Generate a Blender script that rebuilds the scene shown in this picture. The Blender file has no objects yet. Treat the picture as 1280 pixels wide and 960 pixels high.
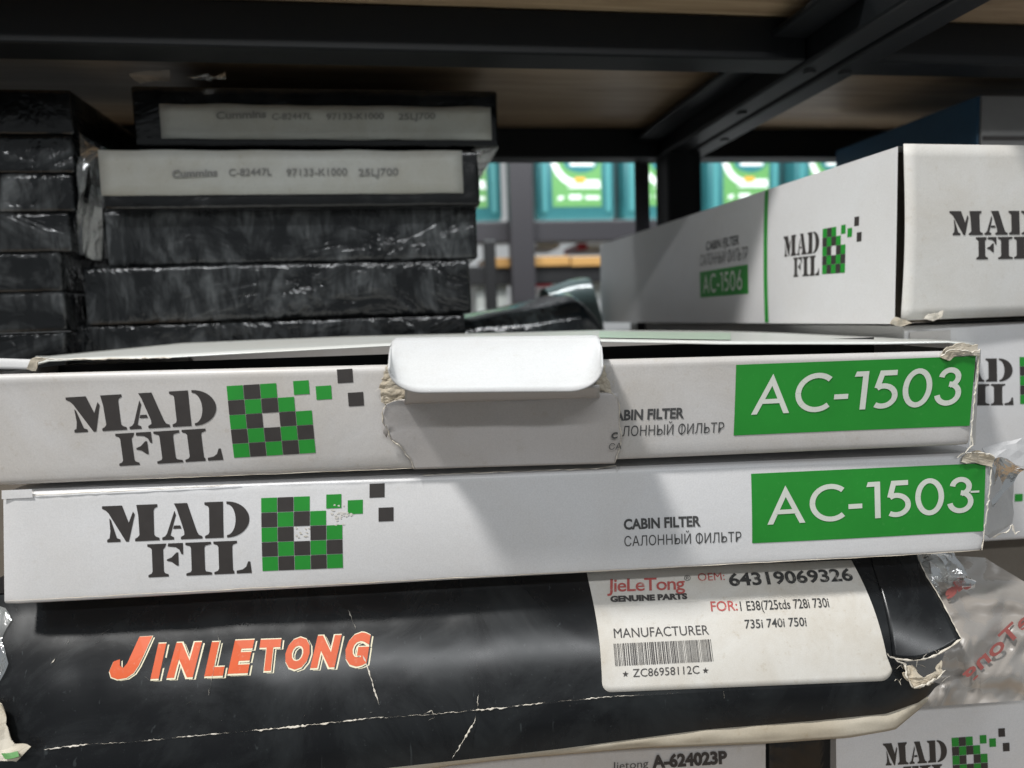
import bpy, bmesh, math, random
from mathutils import Vector, Matrix, noise
from mathutils.geometry import tessellate_polygon

random.seed(7)
scene = bpy.context.scene
COL = scene.collection
V = Vector

# ------------------------------------------------------------------ camera
# world: X along the shelf, Y into the shelf, Z up, the eye at the origin
F = 900.0


def _ray(px, py):
    return V(((px - 640) / F, (480 - py) / F, -1.0))


_cy = _ray(500, 400).normalized()
_cz = _ray(1500, 367).normalized().cross(_cy).normalized()
if _cz.y < 0:
    _cz = -_cz
_cx = _cy.cross(_cz)
CAM = Matrix((_cx, _cy, _cz))
cam_data = bpy.data.cameras.new('camera')
cam = bpy.data.objects.new('camera', cam_data)
COL.objects.link(cam)
cam.matrix_world = CAM.to_4x4()
cam_data.sensor_width = 36
cam_data.lens = 36 * F / 1280
cam_data.clip_start = 0.02
cam_data.clip_end = 50
cam_data.dof.use_dof = True
cam_data.dof.focus_distance = 0.288
cam_data.dof.aperture_fstop = 8.5
scene.camera = cam

# ------------------------------------------------------------------ light
world = bpy.data.worlds.new('World')
scene.world = world
world.use_nodes = True
bg = world.node_tree.nodes['Background']
bg.inputs[0].default_value = (0.80, 0.86, 0.90, 1)
bg.inputs[1].default_value = 0.23


def area(name, loc, target, sx, sy, power, col):
    d = bpy.data.lights.new(name, 'AREA')
    d.shape = 'RECTANGLE'
    d.size, d.size_y, d.energy, d.color = sx, sy, power, col
    o = bpy.data.objects.new(name, d)
    COL.objects.link(o)
    o.location = loc
    o.rotation_euler = (V(target) - V(loc)).to_track_quat('-Z', 'Y').to_euler()
    return o


area('ceiling_lamp', (-0.76, -0.32, 1.50), (0, .3, 0), .17, .17, 34, (1.0, .985, .96))
area('aisle_lamp', (0.6, 0.95, 1.25), (0.6, 1.75, .1), 1.4, .2, 42, (.93, .98, 1.0))

area('added_front_strip', (-.3, -2.6, 1.75), (0, .4, .05), 2.6, .10, 36, (.96, .98, 1.0))  # unseen strip light, added for highlights on the film and softer shadows

scene.view_settings.view_transform = 'Standard'
scene.view_settings.look = 'None'
scene.view_settings.exposure = 0.1
scene.view_settings.gamma = 1


# ------------------------------------------------------------------ geometry helpers
def rayw(px, py):
    return CAM @ _ray(px, py)


def at(px, py, Y):
    d = rayw(px, py)
    return d * (Y / d.y)


class Face:
    """a panel: origin, unit directions along it and up it, a gentle bow"""

    def __init__(s, o, yaw, lean=0.0, bow=None):
        s.o = V(o)
        s.U = V((math.cos(yaw), math.sin(yaw), 0))
        s.D = V((-math.sin(yaw), math.cos(yaw), 0))      # into the shelf
        s.Vv = (V((0, 0, 1)) - s.D * lean).normalized()
        s.N = s.U.cross(s.Vv).normalized()
        if s.N.y > 0:
            s.N = -s.N
        s.bow = bow or (lambda u, v: 0.0)

    def uv(s, px, py, off=0.0):
        d = rayw(px, py)
        t = (s.o + s.N * off).dot(s.N) / d.dot(s.N)
        p = d * t - s.o
        return (p.dot(s.U), p.dot(s.Vv))

    def pt(s, u, v, off=0.0):
        return s.o + s.U * u + s.Vv * v + s.N * (off + s.bow(u, v))

    def hit(s, px, py, off=0.0):
        u, v = s.uv(px, py, off)
        return s.pt(u, v, off)


def new_obj(name, me, mat=None, parent=None):
    o = bpy.data.objects.new(name, me)
    COL.objects.link(o)
    if mat is not None:
        for m in (mat if isinstance(mat, (list, tuple)) else [mat]):
            me.materials.append(m)
    if parent is not None:
        o.parent = parent
        o.matrix_parent_inverse = parent.matrix_basis.inverted()
    return o


def mesh(name, vs, fs, mat=None, parent=None, smooth=False, mids=None):
    me = bpy.data.meshes.new(name)
    me.from_pydata([tuple(v) for v in vs], [], fs)
    if smooth:
        for p in me.polygons:
            p.use_smooth = True
    if mids:
        for p, i in zip(me.polygons, mids):
            p.material_index = i
    me.update()
    return new_obj(name, me, mat, parent)


def root(name, label, cat, loc=(0, 0, 0), group=None):
    o = bpy.data.objects.new(name, None)
    o.empty_display_size = .01
    COL.objects.link(o)
    o.location = loc
    o['label'] = label
    o['category'] = cat
    if group:
        o['group'] = group
    return o


def tag(o, label, cat, group=None):
    o['label'] = label
    o['category'] = cat
    if group:
        o['group'] = group
    return o


def solid(o, t, off=-1.0):
    m = o.modifiers.new('thickness', 'SOLIDIFY')
    m.thickness = t
    m.offset = off
    return o


def grid(name, f, nu, nv, mat, parent=None, smooth=True, thick=0):
    vs = [f(i / nu, j / nv) for j in range(nv + 1) for i in range(nu + 1)]
    fs = [(j * (nu + 1) + i, j * (nu + 1) + i + 1, (j + 1) * (nu + 1) + i + 1, (j + 1) * (nu + 1) + i)
          for j in range(nv) for i in range(nu)]
    o = mesh(name, vs, fs, mat, parent, smooth)
    if thick:
        solid(o, thick, 0)
    return o


def bm_box(bm, c, s, bev=0, rot=None):
    r = bmesh.ops.create_cube(bm, size=1)
    vs = r['verts']
    bmesh.ops.scale(bm, vec=s, verts=vs)
    if bev:
        es = list({e for v in vs for e in v.link_edges})
        rr = bmesh.ops.bevel(bm, geom=es, offset=bev, segments=2, affect='EDGES', profile=.5)
        vs = list({v for f in rr['faces'] for v in f.verts} | {v for v in vs if v.is_valid})
    if rot:
        bmesh.ops.rotate(bm, cent=(0, 0, 0), matrix=rot, verts=vs)
    bmesh.ops.translate(bm, vec=c, verts=vs)
    return vs


def box(name, lo, hi, mat, parent=None, bev=.001, yaw=0):
    c = (V(lo) + V(hi)) / 2
    s = V(hi) - V(lo)
    bm = bmesh.new()
    bm_box(bm, (0, 0, 0), s, bev)
    if yaw:
        bmesh.ops.rotate(bm, cent=(0, 0, 0), matrix=Matrix.Rotation(yaw, 3, 'Z'), verts=bm.verts)
    bmesh.ops.translate(bm, vec=c, verts=bm.verts)
    me = bpy.data.meshes.new(name)
    bm.to_mesh(me)
    bm.free()
    return new_obj(name, me, mat, parent)


def fbm(p, s, o=4):
    return noise.fractal(V(p) * s, 0.6, 2.0, o)


def scrap(name, pts, mat, parent=None, amp=.0008, sub=3, thick=.0004, seed=0, sc=300):
    """a torn or crumpled flat piece: outline filled, split up and roughened"""
    bm = bmesh.new()
    vs = [bm.verts.new(p) for p in pts]
    tris = tessellate_polygon([[V(p) for p in pts]])
    for t in tris:
        try:
            bm.faces.new([vs[i] for i in t])
        except ValueError:
            pass
    bmesh.ops.recalc_face_normals(bm, faces=bm.faces)
    bmesh.ops.subdivide_edges(bm, edges=bm.edges, cuts=sub, use_grid_fill=True)
    bm.normal_update()
    for v in bm.verts:
        q = v.co * sc + V((seed * 7.1, seed, 0))
        v.co += V((noise.noise(q), noise.noise(q + V((9, 0, 0))), noise.noise(q + V((0, 9, 0))))) * amp
    me = bpy.data.meshes.new(name)
    bm.to_mesh(me)
    bm.free()
    o = new_obj(name, me, mat, parent)
    if thick:
        solid(o, thick, 0)
    return o


def jag(pts, n=6, a=1.2, seed=0):
    """insert jitter in a pixel polyline"""
    r = random.Random(seed)
    out = []
    for (x0, y0), (x1, y1) in zip(pts, pts[1:]):
        L = math.hypot(x1 - x0, y1 - y0)
        k = max(1, int(L / n))
        for i in range(k):
            t = i / k
            out.append((x0 + (x1 - x0) * t + r.uniform(-a, a) * (i > 0), y0 + (y1 - y0) * t + r.uniform(-a, a) * (i > 0)))
    out.append(pts[-1])
    return out


def rip(name, pts3, w, nrm, mat, parent=None, seed=0, h=.0003, wmin=.15, mod=False):
    """a ragged raised fibre line along 3D points: torn paper edge or a worn crease"""
    r = random.Random(seed)
    vs, fs = [], []
    n = len(pts3)
    for i, p in enumerate(pts3):
        d = (pts3[min(i + 1, n - 1)] - pts3[max(i - 1, 0)]).normalized()
        s = d.cross(nrm).normalized()
        k = .72 * w * r.uniform(wmin, 1) * (0.15 if i in (0, n - 1) else 1)
        if mod:
            k *= max(.04, min(1.6, noise.noise(V(p) * 130 + V((seed, 0, 0))) * 2.6 + .45))
        vs += [p + s * k, p + nrm * h * r.uniform(.5, 1.3), p - s * k * r.uniform(.5, 1)]
    for i in range(n - 1):
        a, b = i * 3, i * 3 + 3
        fs += [(a, b, b + 1, a + 1), (a + 1, b + 1, b + 2, a + 2)]
    return mesh(name, vs, fs, mat, parent)


# ------------------------------------------------------------------ materials
def nodes(name):
    m = bpy.data.materials.new(name)
    m.use_nodes = True
    nt = m.node_tree
    b = nt.nodes['Principled BSDF']
    return m, nt, b


def N(nt, t, **k):
    n = nt.nodes.new(t)
    for a, v in k.items():
        if a.startswith('_'):
            setattr(n, a[1:], v)
        else:
            n.inputs[a.replace('__', ' ')].default_value = v
    return n


def ramp(nt, src, stops):
    r = nt.nodes.new('ShaderNodeValToRGB')
    e = r.color_ramp.elements
    while len(e) < len(stops):
        e.new(.5)
    for el, (p, c) in zip(e, stops):
        el.position = p
        el.color = (c, c, c, 1) if not isinstance(c, tuple) else (*c, 1)
    nt.links.new(src, r.inputs[0])
    return r.outputs[0]


def card(name, col, rough=.38, dirt=.25, dirtcol=(.42, .36, .27), bump=.12, scale=60, spec=.5, stain=0):
    m, nt, b = nodes(name)
    L = nt.links.new
    tc = N(nt, 'ShaderNodeTexCoord')
    n1 = N(nt, 'ShaderNodeTexNoise', Scale=scale * .25, Detail=6., Roughness=.65, Distortion=.6)
    L(tc.outputs['Object'], n1.inputs['Vector'])
    n2 = N(nt, 'ShaderNodeTexNoise', Scale=scale * 30, Detail=3.)
    L(tc.outputs['Object'], n2.inputs['Vector'])
    n3 = N(nt, 'ShaderNodeTexNoise', Scale=scale * 3.5, Detail=8., Roughness=.75)
    L(tc.outputs['Object'], n3.inputs['Vector'])
    f1 = ramp(nt, n1.outputs[0], [(.36, 0.), (.72, dirt * 1.5)])
    f3 = ramp(nt, n3.outputs[0], [(.57, 0.), (.68, .9 * dirt)])
    mx = N(nt, 'ShaderNodeMix', _data_type='RGBA')
    mx.inputs[6].default_value = (*col, 1)
    mx.inputs[7].default_value = (*[c * d * 1.5 for c, d in zip(col, dirtcol)], 1)
    ad = N(nt, 'ShaderNodeMath', _operation='ADD')
    L(f1, ad.inputs[0])
    L(f3, ad.inputs[1])
    L(ad.outputs[0], mx.inputs[0])
    # paper grain, a few percent
    mg = N(nt, 'ShaderNodeMix', _data_type='RGBA', _blend_type='MULTIPLY')
    mg.inputs[0].default_value = 1
    L(mx.outputs[2], mg.inputs[6])
    L(ramp(nt, n2.outputs[0], [(.3, .90), (.7, 1.)]), mg.inputs[7])
    L(mg.outputs[2], b.inputs['Base Color'])
    rr = N(nt, 'ShaderNodeMapRange')
    rr.inputs[3].default_value = rough - .08
    rr.inputs[4].default_value = rough + .14
    L(n3.outputs[0], rr.inputs[0])
    L(rr.outputs[0], b.inputs['Roughness'])
    b.inputs['Specular IOR Level'].default_value = spec
    bp = N(nt, 'ShaderNodeBump', Strength=min(1., bump * 2.2), Distance=.0016)
    L(n1.outputs[0], bp.inputs['Height'])
    bp2 = N(nt, 'ShaderNodeBump', Strength=.10, Distance=.0001)
    L(n2.outputs[0], bp2.inputs['Height'])
    L(bp.outputs[0], bp2.inputs['Normal'])
    L(bp2.outputs[0], b.inputs['Normal'])
    return m


def ink(name, col, rough=.42, wear=.0, wearcol=(.7, .7, .68), scale=500):
    m, nt, b = nodes(name)
    L = nt.links.new
    tc = N(nt, 'ShaderNodeTexCoord')
    n1 = N(nt, 'ShaderNodeTexNoise', Scale=scale, Detail=5., Roughness=.7)
    L(tc.outputs['Object'], n1.inputs['Vector'])
    n2 = N(nt, 'ShaderNodeTexNoise', Scale=scale * .12, Detail=5., Roughness=.6)
    L(tc.outputs['Object'], n2.inputs['Vector'])
    mx = N(nt, 'ShaderNodeMix', _data_type='RGBA')
    mx.inputs[6].default_value = (*[c * .82 for c in col], 1)
    mx.inputs[7].default_value = (*[c * 1.12 for c in col], 1)
    L(n2.outputs[0], mx.inputs[0])
    m2 = N(nt, 'ShaderNodeMix', _data_type='RGBA')
    L(mx.outputs[2], m2.inputs[6])
    m2.inputs[7].default_value = (*wearcol, 1)
    w0 = .62 - wear * .12
    L(ramp(nt, n1.outputs[0], [(w0, 0.), (w0 + .06, min(1., wear * 1.0 + .0))]), m2.inputs[0])
    L(m2.outputs[2], b.inputs['Base Color'])
    b.inputs['Roughness'].default_value = rough
    return m


def filmed(name, col, hi, scale=19, rough=.2, bump=.8):
    """dark carton under tight crumpled shrink film"""
    m, nt, b = nodes(name)
    L = nt.links.new
    tc = N(nt, 'ShaderNodeTexCoord')
    mp = N(nt, 'ShaderNodeMapping')
    mp.inputs['Scale'].default_value = (.8, .8, 1.1)
    oi = N(nt, 'ShaderNodeObjectInfo')
    rm = N(nt, 'ShaderNodeMath', _operation='MULTIPLY')
    rm.inputs[1].default_value = 9.
    L(oi.outputs['Random'], rm.inputs[0])
    L(rm.outputs[0], mp.inputs['Location'])
    L(tc.outputs['Object'], mp.inputs[0])
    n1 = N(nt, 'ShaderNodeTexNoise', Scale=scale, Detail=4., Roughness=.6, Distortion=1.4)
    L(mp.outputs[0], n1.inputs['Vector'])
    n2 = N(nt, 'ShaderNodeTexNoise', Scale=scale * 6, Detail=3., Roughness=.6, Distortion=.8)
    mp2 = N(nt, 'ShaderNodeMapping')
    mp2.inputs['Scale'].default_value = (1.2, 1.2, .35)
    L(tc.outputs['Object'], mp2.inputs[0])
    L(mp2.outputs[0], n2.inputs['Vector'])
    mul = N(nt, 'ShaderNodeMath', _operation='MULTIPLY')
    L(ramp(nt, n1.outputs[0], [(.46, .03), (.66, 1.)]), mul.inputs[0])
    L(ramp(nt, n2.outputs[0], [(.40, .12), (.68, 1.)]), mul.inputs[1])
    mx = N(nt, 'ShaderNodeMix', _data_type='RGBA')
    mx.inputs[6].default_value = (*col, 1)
    mx.inputs[7].default_value = (*hi, 1)  # pale streak reflections of the film, painted into the base colour by noise
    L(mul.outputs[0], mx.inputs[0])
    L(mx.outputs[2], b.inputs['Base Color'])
    b.inputs['Roughness'].default_value = rough
    b.inputs['Specular IOR Level'].default_value = .6
    bp = N(nt, 'ShaderNodeBump', Strength=bump, Distance=.004)
    L(n1.outputs[0], bp.inputs['Height'])
    bp2 = N(nt, 'ShaderNodeBump', Strength=bump * .8, Distance=.0012)
    L(n2.outputs[0], bp2.inputs['Height'])
    L(bp.outputs[0], bp2.inputs['Normal'])
    L(bp2.outputs[0], b.inputs['Normal'])
    return m


def blackcard(name):
    """glossy black printed card: rubbed, scratched, dusty"""
    m, nt, b = nodes(name)
    L = nt.links.new
    tc = N(nt, 'ShaderNodeTexCoord')
    n1 = N(nt, 'ShaderNodeTexNoise', Scale=22., Detail=8., Roughness=.7, Distortion=.8)
    L(tc.outputs['Object'], n1.inputs['Vector'])
    n2 = N(nt, 'ShaderNodeTexNoise', Scale=900., Detail=3., Roughness=.7)
    L(tc.outputs['Object'], n2.inputs['Vector'])
    mp = N(nt, 'ShaderNodeMapping')
    mp.inputs['Rotation'].default_value = (.3, .5, .2)
    mp.inputs['Scale'].default_value = (1, 1, .05)
    L(tc.outputs['Object'], mp.inputs[0])
    n3 = N(nt, 'ShaderNodeTexNoise', Scale=420., Detail=2., Distortion=.4)
    L(mp.outputs[0], n3.inputs['Vector'])
    mx = N(nt, 'ShaderNodeMix', _data_type='RGBA')
    mx.inputs[6].default_value = (.0045, .005, .006, 1)
    mx.inputs[7].default_value = (.045, .052, .054, 1)
    a1 = ramp(nt, n1.outputs[0], [(.45, 0.), (.8, .45)])
    a2 = ramp(nt, n2.outputs[0], [(.665, 0.), (.76, 1.)])
    a3 = ramp(nt, n3.outputs[0], [(.72, 0.), (.76, .5)])
    s = N(nt, 'ShaderNodeMath', _operation='ADD')
    L(a1, s.inputs[0])
    L(a2, s.inputs[1])
    s2 = N(nt, 'ShaderNodeMath', _operation='ADD', _use_clamp=True)
    L(s.outputs[0], s2.inputs[0])
    L(a3, s2.inputs[1])
    L(s2.outputs[0], mx.inputs[0])
    L(mx.outputs[2], b.inputs['Base Color'])
    rr = N(nt, 'ShaderNodeMapRange')
    rr.inputs[3].default_value = .15
    rr.inputs[4].default_value = .40
    L(n1.outputs[0], rr.inputs[0])
    L(rr.outputs[0], b.inputs['Roughness'])
    nl = N(nt, 'ShaderNodeTexNoise', Scale=26., Detail=2., Roughness=.4, Distortion=.3)
    L(tc.outputs['Object'], nl.inputs['Vector'])
    bp = N(nt, 'ShaderNodeBump', Strength=.55, Distance=.0022)
    L(nl.outputs[0], bp.inputs['Height'])
    L(bp.outputs[0], b.inputs['Normal'])
    return m


def film(name, alpha=.35, tint=(.8, .82, .8), rough=.12, haze=.35):
    m, nt, b = nodes(name)
    L = nt.links.new
    nt.nodes.remove(b)
    out = nt.nodes['Material Output']
    tr = N(nt, 'ShaderNodeBsdfTransparent')
    tr.inputs[0].default_value = (.93, .94, .93, 1)
    gl = N(nt, 'ShaderNodeBsdfGlossy', Roughness=rough)
    gl.inputs[0].default_value = (1, 1, 1, 1)
    df = N(nt, 'ShaderNodeBsdfDiffuse')
    df.inputs[0].default_value = (*tint, 1)
    tc = N(nt, 'ShaderNodeTexCoord')
    n1 = N(nt, 'ShaderNodeTexNoise', Scale=32., Detail=4., Roughness=.55, Distortion=2.5)
    L(tc.outputs['Object'], n1.inputs['Vector'])
    m1 = N(nt, 'ShaderNodeMixShader')
    L(ramp(nt, n1.outputs[0], [(.35, haze * .25), (.75, haze)]), m1.inputs[0])
    L(tr.outputs[0], m1.inputs[1])
    L(df.outputs[0], m1.inputs[2])
    fr = N(nt, 'ShaderNodeFresnel', IOR=1.5)
    mth = N(nt, 'ShaderNodeMath', _operation='MULTIPLY_ADD')
    mth.inputs[1].default_value = .9
    mth.inputs[2].default_value = alpha * .25
    L(fr.outputs[0], mth.inputs[0])
    m2 = N(nt, 'ShaderNodeMixShader')
    L(mth.outputs[0], m2.inputs[0])
    L(m1.outputs[0], m2.inputs[1])
    L(gl.outputs[0], m2.inputs[2])
    bp = N(nt, 'ShaderNodeBump', Strength=.45, Distance=.003)
    L(n1.outputs[0], bp.inputs['Height'])
    for x in (gl, df, fr):
        L(bp.outputs[0], x.inputs['Normal'])
    L(m2.outputs[0], out.inputs[0])
    return m


def plain(name, col, rough=.5, spec=.5, metal=0, bump=0, scale=80, var=.15):
    m, nt, b = nodes(name)
    L = nt.links.new
    tc = N(nt, 'ShaderNodeTexCoord')
    n1 = N(nt, 'ShaderNodeTexNoise', Scale=float(scale), Detail=6., Roughness=.65)
    L(tc.outputs['Object'], n1.inputs['Vector'])
    mx = N(nt, 'ShaderNodeMix', _data_type='RGBA')
    mx.inputs[6].default_value = (*[c * (1 - var) for c in col], 1)
    mx.inputs[7].default_value = (*[c * (1 + var) for c in col], 1)
    L(n1.outputs[0], mx.inputs[0])
    L(mx.outputs[2], b.inputs['Base Color'])
    b.inputs['Roughness'].default_value = rough
    b.inputs['Metallic'].default_value = metal
    b.inputs['Specular IOR Level'].default_value = spec
    if bump:
        bp = N(nt, 'ShaderNodeBump', Strength=bump, Distance=.001)
        L(n1.outputs[0], bp.inputs['Height'])
        L(bp.outputs[0], b.inputs['Normal'])
    return m


def woodmat():
    m, nt, b = nodes('plywood')
    L = nt.links.new
    tc = N(nt, 'ShaderNodeTexCoord')
    mp = N(nt, 'ShaderNodeMapping')
    mp.inputs['Scale'].default_value = (3, 40, 40)
    L(tc.outputs['Object'], mp.inputs[0])
    n1 = N(nt, 'ShaderNodeTexNoise', Scale=2.2, Detail=8., Roughness=.65, Distortion=1.2)
    L(mp.outputs[0], n1.inputs['Vector'])
    c = ramp(nt, n1.outputs[0], [(.3, (.20, .13, .075)), (.7, (.42, .31, .20))])
    L(c, b.inputs['Base Color'])
    b.inputs['Roughness'].default_value = .42
    bp = N(nt, 'ShaderNodeBump', Strength=.2, Distance=.001)
    L(n1.outputs[0], bp.inputs['Height'])
    L(bp.outputs[0], b.inputs['Normal'])
    return m


def bagfilm(name):
    m = film(name, alpha=.1, haze=1.0, tint=(.33, .30, .27), rough=.34)
    nt = m.node_tree
    for n in nt.nodes:
        if n.type == 'VALTORGB':
            n.color_ramp.elements[0].color = (.78, .78, .78, 1)
            n.color_ramp.elements[1].color = (.97, .97, .97, 1)
        if n.type == 'TEX_NOISE':
            n.inputs['Scale'].default_value = 22
            n.inputs['Distortion'].default_value = 1.2
        if n.type == 'MATH':
            n.inputs[1].default_value = .3
        if n.type == 'BUMP':
            n.inputs['Strength'].default_value = .13
    return m


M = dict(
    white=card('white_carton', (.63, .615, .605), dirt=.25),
    white2=card('white_carton_clean', (.76, .76, .77), rough=.36, dirt=.10),
    cream=card('cream_carton', (.74, .735, .715), rough=.5, dirt=.25),
    lid=card('lid_card', (.66, .68, .66), rough=.30, dirt=.2),
    tab=card('tab_card', (.53, .535, .54), rough=.5, dirt=.14, bump=.14),
    greycard=card('torn_panel_card', (.60, .58, .575), rough=.45, dirt=.2),
    raw=card('raw_paper', (.64, .59, .50), rough=.85, dirt=.5, bump=.9, scale=160),
    fibre=card('paper_fibre', (.80, .76, .68), rough=.9, dirt=.3, bump=.6, scale=200),
    kraft=card('kraft_carton', (.17, .15, .125), rough=.75, dirt=.4, bump=.3),
    beige=card('beige_card', (.52, .47, .38), rough=.6, dirt=.35),
    black=blackcard('black_gloss_card'),
    dark=plain('dark_print', (.045, .040, .038), .45, var=.25, scale=200),
    grey=plain('dark_print_small', (.07, .07, .07), .5),
    green=ink('green_print', (.020, .270, .030), wear=.15, wearcol=(.10, .38, .10)),
    logogreen=ink('logo_green', (.022, .290, .035), wear=.1, wearcol=(.10, .38, .10)),
    palegreen=plain('lid_green_print', (.50, .62, .50), .35),
    whiteink=ink('white_print', (.70, .73, .66), wear=.1, wearcol=(.4, .5, .4)),
    orange=ink('orange_red_print', (.66, .095, .015), wear=.25, wearcol=(.65, .30, .2)),
    creamink=plain('cream_print', (.78, .72, .52), .45),
    red=ink('faded_red_print', (.50, .10, .09), wear=.45, wearcol=(.6, .52, .46), scale=350),
    worn=ink('worn_black_print', (.04, .04, .04), wear=.45, wearcol=(.55, .52, .46), scale=300),
    label=card('paper_label', (.73, .71, .665), rough=.45, dirt=.35, bump=.05, scale=100),
    steel=plain('black_painted_steel', (.004, .005, .006), .5, spec=.28, bump=.12, scale=300),
    greysteel=plain('grey_painted_steel', (.030, .028, .032), .4, bump=.1, scale=200),
    wood=woodmat(),
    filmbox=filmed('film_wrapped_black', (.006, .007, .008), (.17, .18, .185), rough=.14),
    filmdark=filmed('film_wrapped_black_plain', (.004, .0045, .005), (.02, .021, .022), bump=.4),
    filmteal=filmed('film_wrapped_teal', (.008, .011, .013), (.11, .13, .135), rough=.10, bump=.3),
    film=film('clear_film'),
    filmhaze=bagfilm('hazy_film'),
    bagwhite=plain('pale_bag_plastic', (.10, .135, .135), .14, bump=.3),
    dimgrey=plain('dim_grey_card', (.17, .17, .165), .6),
    endfilm=blackcard('film_over_black'),
    filmred=plain('red_film_print', (.27, .075, .065), .45),
    lab2=card('dim_paper_label', (.48, .49, .46), rough=.5, dirt=.3, scale=80),
    inkblur=plain('faded_label_print', (.20, .20, .19), .6),
    blue=plain('dark_blue_card', (.018, .07, .13), .45),
    teal=plain('teal_plastic', (.035, .155, .17), .3, spec=.6),
    teallight=plain('teal_cap', (.07, .26, .27), .35),
    canlabel=plain('can_label_green', (.12, .31, .10), .4),
    canwhite=plain('can_label_white', (.8, .85, .82), .4),
    canorange=plain('can_label_orange', (.75, .36, .05), .4),
    candark=plain('can_label_teal_dark', (.02, .16, .18), .4),
    redplastic=plain('red_plastic', (.5, .02, .04), .4),
    yellow=plain('orange_yellow_card', (.42, .23, .07), .5),
    brightwall=plain('pale_wall', (.8, .8, .8), .8),
    floor=plain('grey_floor', (.25, .25, .24), .6),
    black0=plain('black_plastic', (.01, .01, .011), .4),
)


# ------------------------------------------------------------------ print on faces
class Patch:
    """affine frame on a face from three photo points: origin, end of x axis, end of y axis"""

    def __init__(s, face, p0, px, py, nx=1.0, ny=1.0, uvs=None):
        s.face = face
        a, b, c = [V(face.uv(*p)) for p in (p0, px, py)] if uvs is None else [V(q) for q in uvs]
        s.a, s.x, s.y = a, (b - a) / nx, (c - a) / ny

    def at(s, x, y, off):
        q = s.a + s.x * x + s.y * y
        return s.face.pt(q.x, q.y, off)


def polys(name, patch, pls, mat, parent, off=.00014, step=.00001):
    vs, fs = [], []
    for k, pl in enumerate(pls):
        b = len(vs)
        o = off + step * (k % 4)
        vs += [patch.at(x, y, o) for x, y in pl]
        if len(pl) == 4:
            fs.append((b, b + 1, b + 2, b + 3))
        else:
            for t in tessellate_polygon([[V((x, y, 0)) for x, y in pl]]):
                fs.append((b + t[0], b + t[1], b + t[2]))
    return mesh(name, vs, fs, mat, parent)


def rectgrid(name, patch, x0, y0, x1, y1, mat, parent, off, n=24, r=0):
    pts = []

    def f(s, t):
        return patch.at(x0 + (x1 - x0) * s, y0 + (y1 - y0) * t, off)
    return grid(name, f, n, max(4, n // 4), mat, parent)


def textmesh(s, bold=0.0, space=1.0):
    c = bpy.data.curves.new('t', 'FONT')
    c.body = s
    c.offset = bold
    c.space_character = space
    c.resolution_u = 3
    o = bpy.data.objects.new('t', c)
    COL.objects.link(o)
    me = bpy.data.meshes.new_from_object(o.evaluated_get(bpy.context.evaluated_depsgraph_get()))
    bpy.data.objects.remove(o)
    vs = [v.co.copy() for v in me.vertices]
    fs = [tuple(p.vertices) for p in me.polygons]
    bpy.data.meshes.remove(me)
    xs = [v.x for v in vs]
    return vs, fs, min(xs), max(xs)


CAP = .70


def text(name, s, face, p0, px, py, mat, parent, off=.0002, bold=0.0, space=1.0, mirror=False):
    """p0 baseline start, px baseline end, py top of the capitals above p0 (photo points on the face)"""
    bars_ = []
    if 'Ф' in s:
        k = s.index('Ф')
        s = s.replace('Ф', 'О')
        _, _, _, e1 = textmesh(s[:k + 1], bold, space)
        _, _, o0, o1 = textmesh('О', bold, space)
        bars_.append(e1 - (o1 - o0) / 2)
    vs, fs, x0, x1 = textmesh(s, bold, space)
    for c in bars_:
        n = len(vs)
        w = .035 + bold
        vs += [V((c - w, -.06, .0)), V((c + w, -.06, 0)), V((c + w, .76, 0)), V((c - w, .76, 0))]
        fs.append((n, n + 1, n + 2, n + 3))
    P = Patch(face, p0, px, py)
    out = []
    for v in vs:
        x = (v.x - x0) / (x1 - x0)
        if mirror:
            x = 1 - x
        out.append(P.at(x, v.y / CAP, off))
    return mesh(name, out, fs, mat, parent)


def ell(cx, cy, rx, ry, a0, a1, n=16):
    return [(cx + rx * math.cos(math.radians(a0 + (a1 - a0) * i / n)), cy + ry * math.sin(math.radians(a0 + (a1 - a0) * i / n)))
            for i in range(n + 1)]


def ser(x0, x1, a, b):  # a stem with bracketed slab serifs
    return [(x0, 0), (x1, 0), (x1, 7), (b + 3, 11), (b, 17), (b, 83), (b + 3, 89), (x1, 93), (x1, 100), (x0, 100),
            (x0, 93), (a - 3, 89), (a, 83), (a, 17), (a - 3, 11), (x0, 7)]


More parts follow.
